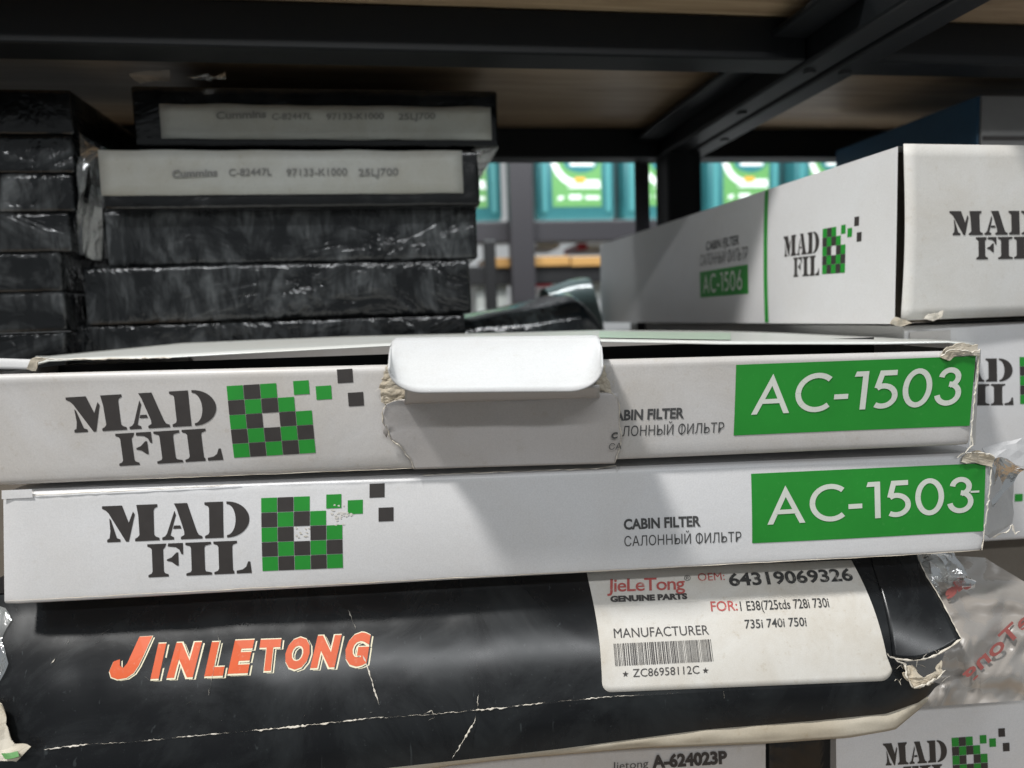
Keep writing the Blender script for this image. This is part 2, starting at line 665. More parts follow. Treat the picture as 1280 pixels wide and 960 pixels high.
STENCIL = {
    'M': (162, [
        [(12, 0), (50, 0), (50, 7), (40, 11), (24, 62), (20, 66), (22, 30), (19, 11), (12, 7)],
        [(0, 100), (0, 93), (10, 88), (18, 80), (66, 0), (74, 0), (93, 74), (88, 82), (75, 52), (57, 100)],
        [(98, 100), (158, 100), (158, 93), (150, 89), (147, 83), (147, 17), (152, 11), (162, 7), (162, 0), (92, 0), (92, 7),
         (100, 11), (105, 17), (103, 70)],
    ]),
    'A': (116, [
        [(36, 100), (74, 100), (100, 22), (106, 11), (116, 7), (116, 0), (54, 0), (54, 7), (64, 12), (64, 22), (44, 84)],
        [(0, 0), (34, 0), (34, 7), (24, 12), (41, 68), (37, 80), (14, 17), (8, 10), (0, 7)],
        [(32, 30), (56, 30), (53, 39), (35, 39)],
    ]),
    'D': (130, [
        [(0, 0), (54, 0), (54, 100), (0, 100), (0, 93), (10, 89), (13, 83), (13, 17), (10, 11), (0, 7)],
        ell(64, 50, 66, 50, 90, -90, 22) + ell(64, 50, 26, 43, -90, 90, 18),
    ]),
    'F': (116, [
        [(0, 0), (66, 0), (66, 7), (55, 11), (51, 17), (51, 83), (57, 89), (62, 100), (0, 100), (0, 93), (10, 89), (14, 83),
         (14, 17), (10, 11), (0, 7)],
        [(68, 100), (116, 100), (116, 66), (110, 66), (104, 80), (92, 88), (66, 91)],
        [(62, 52), (78, 58), (94, 72), (100, 72), (100, 32), (94, 32), (78, 44), (62, 48)],
    ]),
    'I': (84, [ser(0, 84, 18, 62)]),
    'L': (124, [
        [(0, 0), (66, 0), (66, 8), (62, 12), (62, 83), (65, 89), (78, 93), (78, 100), (0, 100), (0, 93), (12, 89), (16, 83),
         (16, 17), (12, 11), (0, 7)],
        [(74, 0), (124, 0), (120, 36), (113, 36), (106, 20), (94, 12), (74, 9)],
    ]),
}


def stencil_word(word, x0, x1, y0, y1, gap=8):
    W = sum(STENCIL[c][0] for c in word) + gap * (len(word) - 1)
    k = (x1 - x0) / W
    x = 0
    out = []
    for c in word:
        w, ps = STENCIL[c]
        for p in ps:
            out.append([(x0 + (x + a) * k, y0 + b / 100 * (y1 - y0)) for a, b in p])
        x += w + gap
    return out


def logo(face, bl, br, tl, parent, big=True):
    """stencil words and the breaking-up chequer; unit = one chequer cell"""
    P = Patch(face, bl, br, tl, 5, 5)
    polys('brand_lettering', P, stencil_word('MAD', -9.6, -.72, 2.42, 4.85) + stencil_word('FIL', -6.95, -.65, -.08, 2.18), M['dark'], parent)
    rows = ['GDG..', 'DGDG.', 'GD.DG', 'DGDGD', 'GDGDG']
    g, d = [], []
    for r, row in enumerate(rows):
        for c, ch in enumerate(row):
            y = 4 - r
            q = [(c + .015, y + .015), (c + .985, y + .015), (c + .985, y + .985), (c + .015, y + .985)]
            if ch == 'G':
                g.append(q)
            elif ch == 'D':
                d.append(q)

    def sq(x, y, s=.93):
        return [(x, y), (x + s, y), (x + s, y + s), (x, y + s)]
    g += [sq(4.0, 4.12), sq(5.32, 3.68)]
    d += [sq(6.66, 4.72), sq(7.22, 3.10)]
    polys('logo_green_squares', P, g, M['logogreen'], parent)
    polys('logo_dark_squares', P, d, M['dark'], parent)


def stroke(pts, w, closed=False):
    """mitred ribbon of quads"""
    n = len(pts)
    L, R = [], []
    for i in range(n):
        a = V(pts[(i - 1) % n] if (closed or i) else pts[i])
        b = V(pts[i])
        c = V(pts[(i + 1) % n] if (closed or i < n - 1) else pts[i])
        d1 = (b - a).normalized() if (b - a).length > 1e-9 else None
        d2 = (c - b).normalized() if (c - b).length > 1e-9 else None
        d1 = d1 or d2
        d2 = d2 or d1
        n1, n2 = V((-d1.y, d1.x)), V((-d2.y, d2.x))
        m = (n1 + n2).normalized()
        k = w / 2 / max(.35, m.dot(n1))
        L.append(tuple(b + m * k))
        R.append(tuple(b - m * k))
    q = []
    for i in range(n if closed else n - 1):
        j = (i + 1) % n
        q.append([R[i], R[j], L[j], L[i]])
    return q


def numglyph(c):
    """geometric sans, cap height 100; returns width, quads"""
    w = 13.5
    h = w / 2
    if c == 'A':
        return 92, [[(0, 0), (14, 0), (50, 82), (46, 104)], [(78, 0), (92, 0), (46, 104), (42, 82)],
                    [(22, 27), (70, 27), (66, 39), (26, 39)]]
    if c == 'C':
        return 84, stroke(ell(52, 50, 45, 44.5, 48, 312, 26), w)
    if c == '-':
        return 34, [[(0, 30), (34, 30), (34, 43), (0, 43)]]
    if c == '1':
        return 34, [[(20, 0), (34, 0), (34, 100), (20, 100)], [(4, 100), (20, 100), (20, 87), (0, 87)]]
    if c == '5':
        return 64, stroke([(58, 93.2), (22, 93.2), (12.5, 54)], w) + stroke([(12.5, 54)] + ell(28, 33, 29.5, 26.5, 106, -124, 22), w)
    if c == '0':
        return 72, stroke(ell(36, 50, 29, 44.5, 0, 351, 30), w, True)
    if c == '3':
        return 62, stroke(ell(30, 73.5, 20.5, 20, 175, -84, 18), w) + stroke(ell(29, 31.5, 26, 25, 88, -172, 22), w)
    if c == '6':
        return 68, stroke(ell(34, 32, 27.5, 25.5, 0, 351, 26), w, True) + [[(7, 42), (20, 36), (56, 100), (41, 100)]]
    return 30, []


def number(s, face, p0, px, py, parent, gap=11):
    P = Patch(face, p0, px, py)
    W = sum(numglyph(c)[0] for c in s) + gap * (len(s) - 1)
    x = 0
    out = []
    for c in s:
        w, q = numglyph(c)
        out += [[((x + a) / W, b / 100) for a, b in pl] for pl in q]
        x += w + gap
    return polys('part_number', P, out, M['whiteink'], parent, off=.0004)


# ------------------------------------------------------------------ a carton with a shaped front
def lofted(name, face, quad, depth, mat, parent, r=.0014, nu=60, nv=10, open_top=False, zback=0.0):
    bl, br, tr, tl = [V(face.uv(*p)) for p in quad]
    prof = []          # (t up the front, inward distance, down/up extra)
    prof.append((0, depth, 0))
    prof.append((0, depth * .5, 0))
    for i in range(4):
        a = math.pi / 2 * i / 3
        prof.append((0, r * (1 - math.sin(a)), r * (1 - math.cos(a))))
    for j in range(1, nv):
        prof.append((j / nv, 0, 0))
    for i in range(4):
        a = math.pi / 2 * i / 3
        prof.append((1, r * (1 - math.cos(a)), -r * (1 - math.sin(a))))
    if open_top:
        prof.append((1, .004, -.0002))
        prof.append((1, .0045, -.004))
    else:
        prof.append((1, depth * .5, 0))
        prof.append((1, depth, zback))
    vs = []
    K = len(prof)
    for i in range(nu + 1):
        s = i / nu
        b, t = bl.lerp(br, s), tl.lerp(tr, s)
        for (k, back, dz) in prof:
            q = b.lerp(t, k)
            fade = max(0, 1 - back / .004)
            p = face.o + face.U * q.x + face.Vv * q.y + face.N * face.bow(q.x, q.y) * fade
            e = .0009 * (abs(s - .5) > .499)
            vs.append(p + face.D * (back + e) + V((0, 0, dz)))
    fs = []
    for i in range(nu):
        for j in range(K - 1):
            a = i * K + j
            fs.append((a, a + K, a + K + 1, a + 1))
    # ends and back
    if not open_top:
        fs.append(tuple(range(K)))
        fs.append(tuple(nu * K + j for j in reversed(range(K))))
        for i in range(nu):
            fs.append((i * K, i * K + K - 1, (i + 1) * K + K - 1, (i + 1) * K))
    else:
        # side walls and a back wall up to the rim, the top left open
        for i in (0, nu):
            a = i * K
            b = len(vs)
            top = vs[a + K - 3]
            vs.append(V(top) + face.D * depth)
            f = [a, a + 1] + [a + j for j in range(2, K - 2)] + [b]
            fs.append(tuple(f) if i else tuple(reversed(f)))
        fs.append((0, len(vs) - 2, len(vs) - 1, nu * K))
    return mesh(name, vs, fs, mat, parent, smooth=False)


def smooth_by_angle(o, ang=40):
    for p in o.data.polygons:
        p.use_smooth = True
    bm = bmesh.new()
    bm.from_mesh(o.data)
    for e in bm.edges:
        if len(e.link_faces) == 2 and e.calc_face_angle(0) > math.radians(ang):
            e.smooth = False
        if len(e.link_faces) != 2:
            e.smooth = False
    bm.to_mesh(o.data)
    bm.free()
    return o


def bowfn(a, b, seed, W=.36, H=.04):
    def f(u, v):
        s, t = u / W, v / H
        e = math.sin(math.pi * min(1, max(0, s)))
        return a * e * math.sin(math.pi * min(1, max(0, t))) + b * (noise.noise(V((u * 14, v * 22, seed))))
    return f


# ================================================================== SETTING
SHELF_Z = .172      # underside of the upper board
LOW_Z = -.262       # top of the board the goods stand on

fl = mesh('floor', [(-6, -4, -1.1), (8, -4, -1.1), (8, 9, -1.1), (-6, 9, -1.1)], [(0, 1, 2, 3)], M['floor'])
fl['kind'] = 'structure'
wl = box('back_wall', (-5, 4.6, -1.1), (8, 4.7, 2.6), M['brightwall'], None, 0)
wl['kind'] = 'structure'

# near rack
rack = root('shelving_rack', 'black steel shelving rack with brown plywood boards holding the boxes', 'shelf', (0, .5, LOW_Z))


def slab(name, lo, hi, mat=None, bev=.0012, par=None):
    return box(name, lo, hi, mat or M['steel'], par or rack, bev)


XR = .262           # right side frame of the first bay
slab('shelf_board', (-.75, .374, SHELF_Z), (XR - .012, .69, SHELF_Z + .016), M['wood'])
slab('shelf_board', (XR + .030, .376, SHELF_Z), (1.15, .69, SHELF_Z + .016), M['wood'])
slab('shelf_board', (-.75, .18, LOW_Z - .016), (1.15, .70, LOW_Z), M['wood'])
slab('crossbar', (-.75, .415, .147), (XR - .014, .440, SHELF_Z - .0005))
slab('crossbar', (-.75, .668, .145), (XR - .014, .693, SHELF_Z - .0005))
slab('crossbar', (XR + .032, .415, .147), (1.15, .440, SHELF_Z - .0005))
slab('crossbar', (XR + .032, .668, .145), (1.15, .693, SHELF_Z - .0005))
slab('side_rail', (XR - .013, .24, .1455), (XR + .007, .70, .186), None, .002)
slab('side_rail', (XR + .011, .24, .1455), (XR + .031, .70, .186), None, .002)
slab('rail_lip', (XR - .036, .36, .160), (XR - .0135, .667, .1640))
slab('upright', (.2515, .6495, -1.1), (.283, .6525, .80))
slab('upright', (.2515, .653, -1.1), (.2545, .684, .80))
slab('upright', (.236, .70, -1.1), (.2512, .703, .80), M['greysteel'])
slab('upright', (-.752, .653, -1.1), (-.722, .684, .80))
slab('front_rail', (-.75, .178, LOW_Z - .04), (1.15, .1815, LOW_Z - .003))

for bx, by in ((XR - .003, .43), (XR - .003, .66), (XR + .021, .43), (XR + .021, .60), (XR - .003, .52)):
    bm = bmesh.new()
    bmesh.ops.create_cone(bm, cap_ends=True, segments=10, radius1=.0035, radius2=.0042, depth=.0016, matrix=Matrix.Translation((bx, by, .1449)))
    me = bpy.data.meshes.new('bolt')
    bm.to_mesh(me)
    bm.free()
    new_obj('bolt', me, M['steel'], rack)
# ================================================================== FAR RACK with canisters
FY = 1.70
far = root('shelving_rack', 'grey painted rack across the aisle holding teal canisters', 'shelf', (.4, FY + .1, -1.1))
zb = at(700, 276, FY).z
slab('shelf_beam', (-.4, FY - .035, zb - .052), (1.7, FY - .012, zb - .004), M['greysteel'], .002, far)
slab('shelf_board', (-.4, FY - .010, zb - .02), (1.7, FY + .35, zb - .002), M['canwhite'], .001, far)
for px0, px1 in ((638, 668), (1085, 1115)):
    a, b = at(px0, 300, FY - .07), at(px1, 300, FY - .07)
    slab('upright', (a.x, FY - .075, -1.1), (b.x, FY - .037, 1.2), M['greysteel'], .003, far)
zc = at(700, 300, FY).z
z2 = at(700, 338, FY).z
slab('shelf_beam', (-.4, FY - .01, z2 - .030), (1.7, FY + .01, z2 + .014), M['black0'], .002, far)
slab('shelf_board', (-.4, FY + .012, z2 - .02), (1.7, FY + .35, z2 - .004), M['yellow'], .001, far)
z3 = at(700, 420, FY).z
slab('shelf_board', (-.4, FY - .01, z3 - .03), (1.7, FY + .35, z3), M['greysteel'], .001, far)


def canister(cx, label):
    r = root('canister', label, 'canister', (cx, FY + .07, zb), 'teal canisters on the far rack')
    w, d, h = .196, .13, .25
    bm = bmesh.new()
    bm_box(bm, (cx, FY + .07, zb + h / 2), (w, d, h), .016)
    me = bpy.data.meshes.new('body')
    bm.to_mesh(me)
    bm.free()
    o = new_obj('body', me, M['teal'], r)
    smooth_by_angle(o)
    fy = FY + .07 - d / 2
    # raised ribs down both sides of the label
    for s in (-1, 1):
        box('rib', (cx + s * .078 - .006, fy - .004, zb + .02), (cx + s * .078 + .006, fy + .004, zb + h - .02), M['teallight'], r, .002)
    box('label_panel', (cx - .058, fy - .0012, zb + .033), (cx + .062, fy + .001, zb + .22), M['canlabel'], r, .0002)

    def pl(name, pts, mat, k):
        y = fy - .0018 - k * .0005
        vs = [(cx + x, y, zb + z) for x, z in pts]
        fs = [tuple(t) for t in tessellate_polygon([[V((x, z, 0)) for x, z in pts]])]
        mesh(name, vs, fs, mat, r)
    sw = ell(.005, .155, .053, .060, 180, 270, 10) + [(.058, .095), (.058, .080)] + ell(.005, .155, .068, .076, 270, 180, 10)
    pl('label_swoosh', sw, M['canwhite'], 0)
    pl('label_oval', ell(.012, .135, .042, .022, 0, 360, 20)[:-1], M['candark'], 0)
    pl('label_plate', [(-.015, .128), (.045, .128), (.045, .165), (-.015, .165)], M['canwhite'], 1)
    pl('label_strip', [(-.020, .076), (.060, .076), (.060, .080), (-.020, .080)], M['canwhite'], 0)
    pl('label_orange', [(-.004, .088), (.022, .088), (.022, .101), (-.004, .101)], M['canorange'], 2)
    pl('label_text_bar', [(-.018, .050), (.012, .050), (.012, .061), (-.018, .061)], M['canwhite'], 0)
    pl('label_text_bar', [(.022, .050), (.056, .050), (.056, .058), (.022, .058)], M['canwhite'], 0)
    pl('label_dot', [(-.046, .048), (-.034, .050), (-.030, .058), (-.044, .058)], M['canwhite'], 0)
    box('handle', (cx - .05, FY + .05, zb + h), (cx + .02, FY + .09, zb + h + .02), M['teal'], r, .006)
    bm = bmesh.new()
    bmesh.ops.create_cone(bm, cap_ends=True, segments=24, radius1=.022, radius2=.021, depth=.022,
                          matrix=Matrix.Translation((cx + .06, FY + .07, zb + h + .011)))
    me = bpy.data.meshes.new('cap')
    bm.to_mesh(me)
    bm.free()
    new_obj('cap', me, M['teallight'], r)


cans = [(576, 'teal canister with green label just right of the black box stack'),
        (721, 'teal canister with green label between far grey post and the next canister'),
        (829, 'teal canister partly hidden behind the black rack upright'),
        (933, 'teal canister with green label seen right of the black upright'),
        (1040, 'teal canister whose label peeks above the tall white box'),
        ]
for px, lb in cans:
    canister(at(px, 240, FY).x, lb)


def smallbox(name, label, cat, px0, py0, px1, py1, Y, depth, mat, bev=.002, group=None):
    a, b = at(px0, py1, Y), at(px1, py0, Y)
    o = box(name, (a.x, Y, a.z), (b.x, Y + depth, b.z), mat, None, bev)
    return tag(o, label, cat, group)


smallbox('carton', 'white carton on the far lower shelf, left of the grey post', 'box', 597, 346, 634, 398, FY + .03, .2, M['canwhite'])
smallbox('carton', 'white carton low on the far rack just right of the grey post', 'box', 668, 360, 712, 402, FY + .03, .2, M['canwhite'])
smallbox('packet', 'long pale packet lying below the canister shelf', 'packet', 735, 304, 790, 312, FY + .03, .15, M['canwhite'])
smallbox('packet', 'short white packet between post and red lid under canisters', 'packet', 672, 304, 700, 310, FY + .03, .15, M['canwhite'])
smallbox('packet', 'pinkish packet end under the middle canister', 'packet', 722, 304, 734, 312, FY + .02, .15, M['redplastic'])
smallbox('jar', 'small red jar on the far lower shelf beside the post', 'jar', 667, 348, 690, 359, FY + .0, .05, M['redplastic'])
smallbox('carton', 'white carton at the far right of the lower far shelf', 'box', 716, 346, 752, 375, FY + .05, .2, M['canwhite'])

smallbox('carton', 'orange carton edge below the canister shelf, nearer the post', 'box', 668, 320, 712, 333, FY - .02, .15, M['yellow'])
smallbox('carton', 'orange carton edge below the canister shelf, beside the tall white box', 'box', 714, 320, 760, 333, FY - .02, .15, M['yellow'])
smallbox('carton', 'orange carton edge left of the grey post', 'box', 606, 322, 637, 335, FY - .02, .15, M['yellow'])
# leaning dark bar on far rack, left of post
a, b = at(612, 300, 1.45), at(612, 405, 1.45)
tag(box('strut', (a.x - .012, 1.45, -1.1), (a.x + .012, 1.47, a.z), M['black0'], None, .003), 'thin black post standing just right of the black stack', 'post')


# ================================================================== LEFT: stacks of black film-wrapped boxes
def wrapped(name, label, px0, py0, px1, py1, Y, depth, mat, group, seed, yaw=0.0, amp=.0007):
    xm = (px0 + px1) / 2
    a, b = at(px0, (py0 + py1) / 2, Y), at(px1, (py0 + py1) / 2, Y)
    zt, zb_ = at(xm, py0, Y).z, at(xm, py1, Y).z
    W, H = b.x - a.x, zt - zb_ + .0002
    bm = bmesh.new()
    bm_box(bm, (0, 0, 0), (W, depth, H), .0018)
    # cut into a fine grid so the film can crumple
    for ax, L_, n in ((0, W, 44), (1, depth, 20), (2, H, 7)):
        for i in range(1, n):
            co = V((0, 0, 0))
            co[ax] = -L_ / 2 + L_ * i / n
            no = V((0, 0, 0))
            no[ax] = 1
            bmesh.ops.bisect_plane(bm, geom=bm.verts[:] + bm.edges[:] + bm.faces[:], plane_co=co, plane_no=no)
    for v in bm.verts:
        q = v.co + V((seed * 1.3, 0, seed))
        d = noise.noise(V((q.x * 45, q.y * 45, q.z * 22))) + .5 * noise.noise(V((q.x * 120, q.y * 110, q.z * 60)))
        nrm = V((v.co.x / W, v.co.y / depth, v.co.z / H))
        k = max(range(3), key=lambda i: abs(nrm[i]))
        nn = V((0, 0, 0))
        nn[k] = 1 if nrm[k] > 0 else -1
        if k != 2:
            v.co += nn * d * amp
        else:
            pass
    me = bpy.data.meshes.new(name)
    bm.to_mesh(me)
    bm.free()
    r = root(name, label, 'box', ((a.x + b.x) / 2, Y + depth / 2, zb_), group)
    o = new_obj('film_wrap', me, mat)
    for p in me.polygons:
        p.use_smooth = True
    o.location = ((a.x + b.x) / 2, Y + depth / 2, (zt + zb_) / 2)
    o.parent = r
    o.matrix_parent_inverse = r.matrix_basis.inverted()
    smooth_by_angle(o, 50)
    return r


G1 = 'black film wrapped boxes stacked on the shelf'
SY = .50
A = [
    ('top black box of the tall stack with a narrower grey-white label', 166, 110, 622, 184, 'filmdark', .49),
    ('second black box of the tall stack with the widest grey-white label', 127, 187, 599, 259, 'filmdark', .482),
    ('third box down the tall black stack, bare shiny film below the labels', 131, 260, 596, 328, 'filmbox', SY),
    ('fourth box of the tall black stack with broad pale film reflections', 104, 329, 588, 399, 'filmbox', SY - .004),
    ('lowest visible black box of the tall stack behind the front white carton', 88, 400, 583, 472, 'filmbox', SY),
]
recs = []
for i, (lb, x0, y0, x1, y1, mt, Y) in enumerate(A):
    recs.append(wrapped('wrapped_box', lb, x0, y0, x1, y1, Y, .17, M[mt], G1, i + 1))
B = [
    ('top black box of the left-hand column, darkest, under the shelf', 110, 167),
    ('second black box of the left-hand column with tan side gleam', 168, 216),
    ('third black box of the left-hand column beside the white label', 217, 265),
    ('fourth black box of the left-hand column', 266, 316),
    ('fifth black box of the left-hand column, narrower than those above', 317, 367),
    ('sixth black box of the left-hand column', 368, 418),
    ('lowest visible black box of the left-hand column', 419, 470),
]
for i, (lb, y0, y1) in enumerate(B):
    xr = [90, 92, 92, 88, 76, 82, 84][i]
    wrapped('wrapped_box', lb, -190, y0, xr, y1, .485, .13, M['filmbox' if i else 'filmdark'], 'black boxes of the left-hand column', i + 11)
# what carries the two columns (behind the white cartons)
a = at(88, 472, SY)
zsup = at(335, 472, SY - .004).z
tag(box('carton', (-.215, .50, LOW_Z + .001), (.05, .66, zsup - .0008), M['kraft'], None, .002),
    'brown carton hidden under the tall black stack', 'box')
zsup2 = at(-50, 470, .485).z
tag(box('carton', (-.36, .492, LOW_Z + .001), (-.218, .60, zsup2 - .0008), M['kraft'], None, .002),
    'brown carton hidden under the left-hand black column', 'box')


def sticker(r, x0, y0, x1, y1, Y, txt, seed):
    a, b = at(x0, y1, Y), at(x1, y0, Y)
    f = Face((a.x, Y, a.z), 0)
    W, H = b.x - a.x, b.z - a.z

    def g(s, t):
        e = .0006 * noise.noise(V((s * 8, t * 3, seed)))
        return f.pt(s * W, t * H + e, -.0 + .0012 + e)
    grid('label_sticker', g, 30, 4, M['lab2'], r, thick=.0003)
    f2 = Face((a.x, Y - .0022, a.z), 0)
    for s, p0, p1, ht, bold in txt:
        text('label_lettering', s, f2, (p0[0], p0[1]), (p1[0], p1[1]), (p0[0], p0[1] - ht), M['inkblur'], r, off=.0004, bold=bold)


sticker(recs[0], 203, 135, 613, 174, .49, [('Cummins', (270, 149), (333, 147), 9, .04), ('C-82447L', (340, 150), (390, 149), 8, .02),
        ('97133-K1000', (408, 150), (480, 149), 8, .02), ('25LJ700', (498, 150), (544, 149), 8, .02)], 3)
sticker(recs[1], 128, 189, 577, 245, .482, [('Cummins', (215, 222), (272, 220), 9, .04), ('C-82447L', (286, 220), (340, 219), 9, .015),
        ('97133-K1000', (358, 220), (434, 219), 9, .015), ('25LJ700', (448, 220), (498, 219), 9, .015)], 8)
# loose film ear at the right end of the second box
scrap('film_ear', [at(578, 190, .485), at(624, 184, .49), at(600, 226, .50), at(584, 205, .49)], M['film'], recs[1], amp=.002, thick=0, seed=5)
scrap('film_ear', [at(100, 165, .488), at(128, 190, .49), at(129, 325, .5), at(98, 318, .488), at(95, 220, .478)], M['film'], recs[2], amp=.003, thick=0, seed=15, sc=90)
scrap('film_ear', [at(160, 92, .49), at(212, 88, .50), at(214, 102, .50), at(175, 105, .49)], M['filmhaze'], recs[0], amp=.002, thick=0, seed=25, sc=90)
scrap('film_scrap', [at(232, 95, .47), at(282, 92, .49), at(280, 99, .49), at(250, 101, .485)], M['film'], recs[0], amp=.002, thick=0, seed=35)

# film-wrapped dark packages in the gap behind
def mound(name, label, x0, x1, ytop, ybot, Y, depth, mat, seed, cat='package'):
    def f(s, t):
        px = x0 + (x1 - x0) * s
        e = s if isinstance(ytop, (int, float)) else 0
        yt = ytop(s)
        a = at(px, ybot, Y)
        b = at(px, yt, Y)
        h = (b.z - a.z) * min(1, (1 - s) * 7 + .02) ** .5
        ang = t * math.pi
        z = a.z + h * (math.sin(ang) ** .5 if 0 < t < 1 else 0)
        y = Y + depth * (1 - math.cos(ang)) / 2
        q = V((a.x * 40, y * 40, z * 40 + seed))
        d = noise.noise(q * .6) * .0035
        return V((a.x + d * .5, y + d, z + d * .7))
    o = grid(name, f, 40, 24, mat)
    return tag(o, label, cat)


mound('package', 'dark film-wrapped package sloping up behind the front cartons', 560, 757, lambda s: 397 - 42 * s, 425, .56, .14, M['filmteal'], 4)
mound('package', 'pale translucent bag with a bright glint next to the tall white box', 690, 756, lambda s: 358 - 12 * math.sin(min(1, s * 1.3) * 1.5), 420, .74, .08, M['bagwhite'], 9)
tag(box('carton', (.02, .56, LOW_Z + .001), (.22, .80, at(650, 425, .56).z - .001), M['kraft'], None, .002), 'brown carton hidden under the film-wrapped packages', 'box')

# ================================================================== RIGHT: tall white box AC-1506
DN = .32
f6o = at(1119, 405, DN)
far6 = at(752, 408, .776)
nearr = V((f6o.x, f6o.y))
sd = V((far6.x, far6.y)) - nearr        # along the left side, away from the eye
L6 = sd.length
yaw6 = math.atan2(sd.y, sd.x) - math.pi / 2
H6 = at(1121, 183, DN).z - f6o.z
W6 = .27
box6 = root('filter_box', 'tall white box numbered AC-1506 with green stripe, front panel gaping', 'box', (f6o.x + .13, .5, f6o.z))
D6 = V((-math.sin(yaw6), math.cos(yaw6), 0))
U6 = V((math.cos(yaw6), math.sin(yaw6), 0))
P6 = V((f6o.x, f6o.y, f6o.z))
# left side as a face running from the far end (u=0) to the near end
side = Face(P6 + D6 * L6, math.atan2(-D6.y, -D6.x), 0, lambda u, v: .0012 * math.sin(math.pi * min(1, max(0, u / L6))) * math.sin(math.pi * min(1, max(0, v / H6))) + .0006 * noise.noise(V((u * 12, v * 16, 3))))
if side.N.dot(U6) > 0:
    side.N = -side.N


def side_pt(s, t):
    # top edge dips slightly to the far end as in the photo
    return side.pt(s * L6, t * H6, 0)


o = grid('side_panel', side_pt, 40, 12, M['white2'], box6)
# shell: top, right, bottom, back
c0, c1 = P6, P6 + U6 * W6
c2, c3 = c1 + D6 * L6, c0 + D6 * L6
up = V((0, 0, H6))
mesh('shell', [c0, c1, c2, c3, c0 + up, c1 + up, c2 + up, c3 + up],
     [(0, 3, 2, 1), (1, 2, 6, 5), (2, 3, 7, 6)], M['white'], box6)
grid('top_panel', lambda s, t: c0 + U6 * W6 * s + D6 * L6 * t + up + V((0, 0, .0015 * math.sin(math.pi * s) * math.sin(math.pi * t))), 12, 12, M['white2'], box6)
# front flap standing a little proud, a dark slot along its left edge
fr6 = Face(P6 + U6 * .0022 - D6 * .0015, yaw6, 0, lambda u, v: .0010 * math.sin(math.pi * min(1, max(0, v / H6))) + .0004 * noise.noise(V((u * 20, v * 20, 7))))
grid('front_panel', lambda s, t: fr6.pt(s * (W6 - .003) + .0006 * math.sin(math.pi * t), .0016 + t * (H6 - .0006), -.0004), 40, 14, M['cream'], box6, thick=.0006)
mesh('inner_flap', [c0 + U6 * .004 + D6 * .012, c1 + D6 * .012, c1 + up + D6 * .012, c0 + U6 * .004 + up + D6 * .012], [(0, 1, 2, 3)], M['kraft'], box6)
# green stripe, logo and print on the side
Pst = Patch(side, (958, 404), (961.5, 404), (964.5, 241))
us0, _ = side.uv(956.5, 404)
us1, _ = side.uv(961, 404)
grid('green_stripe', lambda s, t: side.pt(us0 + (us1 - us0) * s, .0006 + t * (H6 - .0012), .0003), 2, 12, M['logogreen'], box6)
logo(side, (1028.5, 343), (1057, 341), (1029.5, 286), box6)
gx = [side.uv(*p) for p in ((877, 372), (937, 367), (937, 330), (876, 340))]
Pg = Patch(side, (877, 372), (937, 367), (876.5, 340))
rectgrid('number_plate', Pg, 0, 0, 1, 1, M['green'], box6, .0002, 8)
number('AC-1506', side, (881, 366.5), (930, 362), (880.5, 344), box6, gap=16)
text('print_line', 'CABIN FILTER', side, (884, 313), (925, 305), (884.5, 302.5), M['grey'], box6, bold=.025)
text('print_line', 'САЛОННЫЙ ФИЛЬТР', side, (877, 332.5), (936, 324), (877.5, 319), M['grey'], box6)
logo(fr6, (1299, 322), (1355, 321), (1298, 262), box6)
# scuffed white chip at the foot of the front panel
scrap('torn_corner', [fr6.hit(*p, .002) for p in jag([(1154, 399), (1160, 393), (1172, 392), (1180, 388), (1176, 398), (1166, 402), (1154, 399)], 4, .8, 4)[:-1]], M['fibre'], box6, seed=2)
scrap('torn_corner', [fr6.hit(*p, .001) for p in jag([(1112, 404), (1119, 396), (1128, 399), (1140, 404), (1126, 408), (1112, 404)], 4, .8, 9)[:-1]], M['raw'], box6, seed=6)

# box beneath (MAD FIL, partly hidden)
boxb = root('filter_box', 'white box directly under the AC-1506 box, its lettering half hidden by the front carton', 'box', (f6o.x + .13, .5, -.1))
fb = Face(V((P6.x + .002, .326, f6o.z - .0955)), yaw6 * .3, 0, bowfn(.001, .0006, 21, .27, .09))
quadb = [(1135, 684), (1400, 668), (1400, 398), (1132, 407.5)]
lofted_b = lofted('carton_body', fb, quadb, .42, M['white2'], boxb, r=.0025, nu=40, nv=14)
smooth_by_angle(lofted_b)
logo(fb, (1273, 505), (1332, 504), (1273, 446), boxb)
Pq = Patch(fb, (1268, 627), (1278, 626.5), (1268, 617.5))
polys('green_square', Pq, [[(0, 0), (1, 0), (1, 1), (0, 1)], [(1.3, 0), (2.3, 0), (2.3, 1), (1.3, 1)]], M['logogreen'], boxb)
# dull tape strip on its left end
Pt = Patch(fb, (1137, 470), (1188, 467), (1136, 412))
rectgrid('flap_edge', Pt, 0, -2.8, 1, .95, M['white'], boxb, .0006, 8)

# support below it: kraft carton
kz = at(1260, 690, .33)
kc = box('kraft_carton', (.245, .345, LOW_Z + .001), (.56, .70, fb.o.z - .004), M['kraft'], None, .003)
tag(kc, 'dull brown carton in shadow behind the clear plastic bag at right', 'box')

# blue box upon the tall one
bb = root('blue_box', 'dark blue box with a pale end standing on the tall white box', 'box', (.5, .55, .08))
zt6 = P6.z + H6 + .0022
e0 = at(1223, 119, .47)
box('carton_body', (e0.x, .47, zt6), (e0.x + .2, .64, e0.z), M['blue'], bb, .001)
box('end_panel', (e0.x + .0008, .4675, zt6 + .001), (e0.x + .199, .4695, e0.z - .001), M['dimgrey'], bb, .0004)
zl = at(1240, 172, .4675).z
box('end_stripe', (e0.x + .002, .4660, zl - .0015), (e0.x + .198, .4672, zl + .0008), M['dark'], bb, .0002)

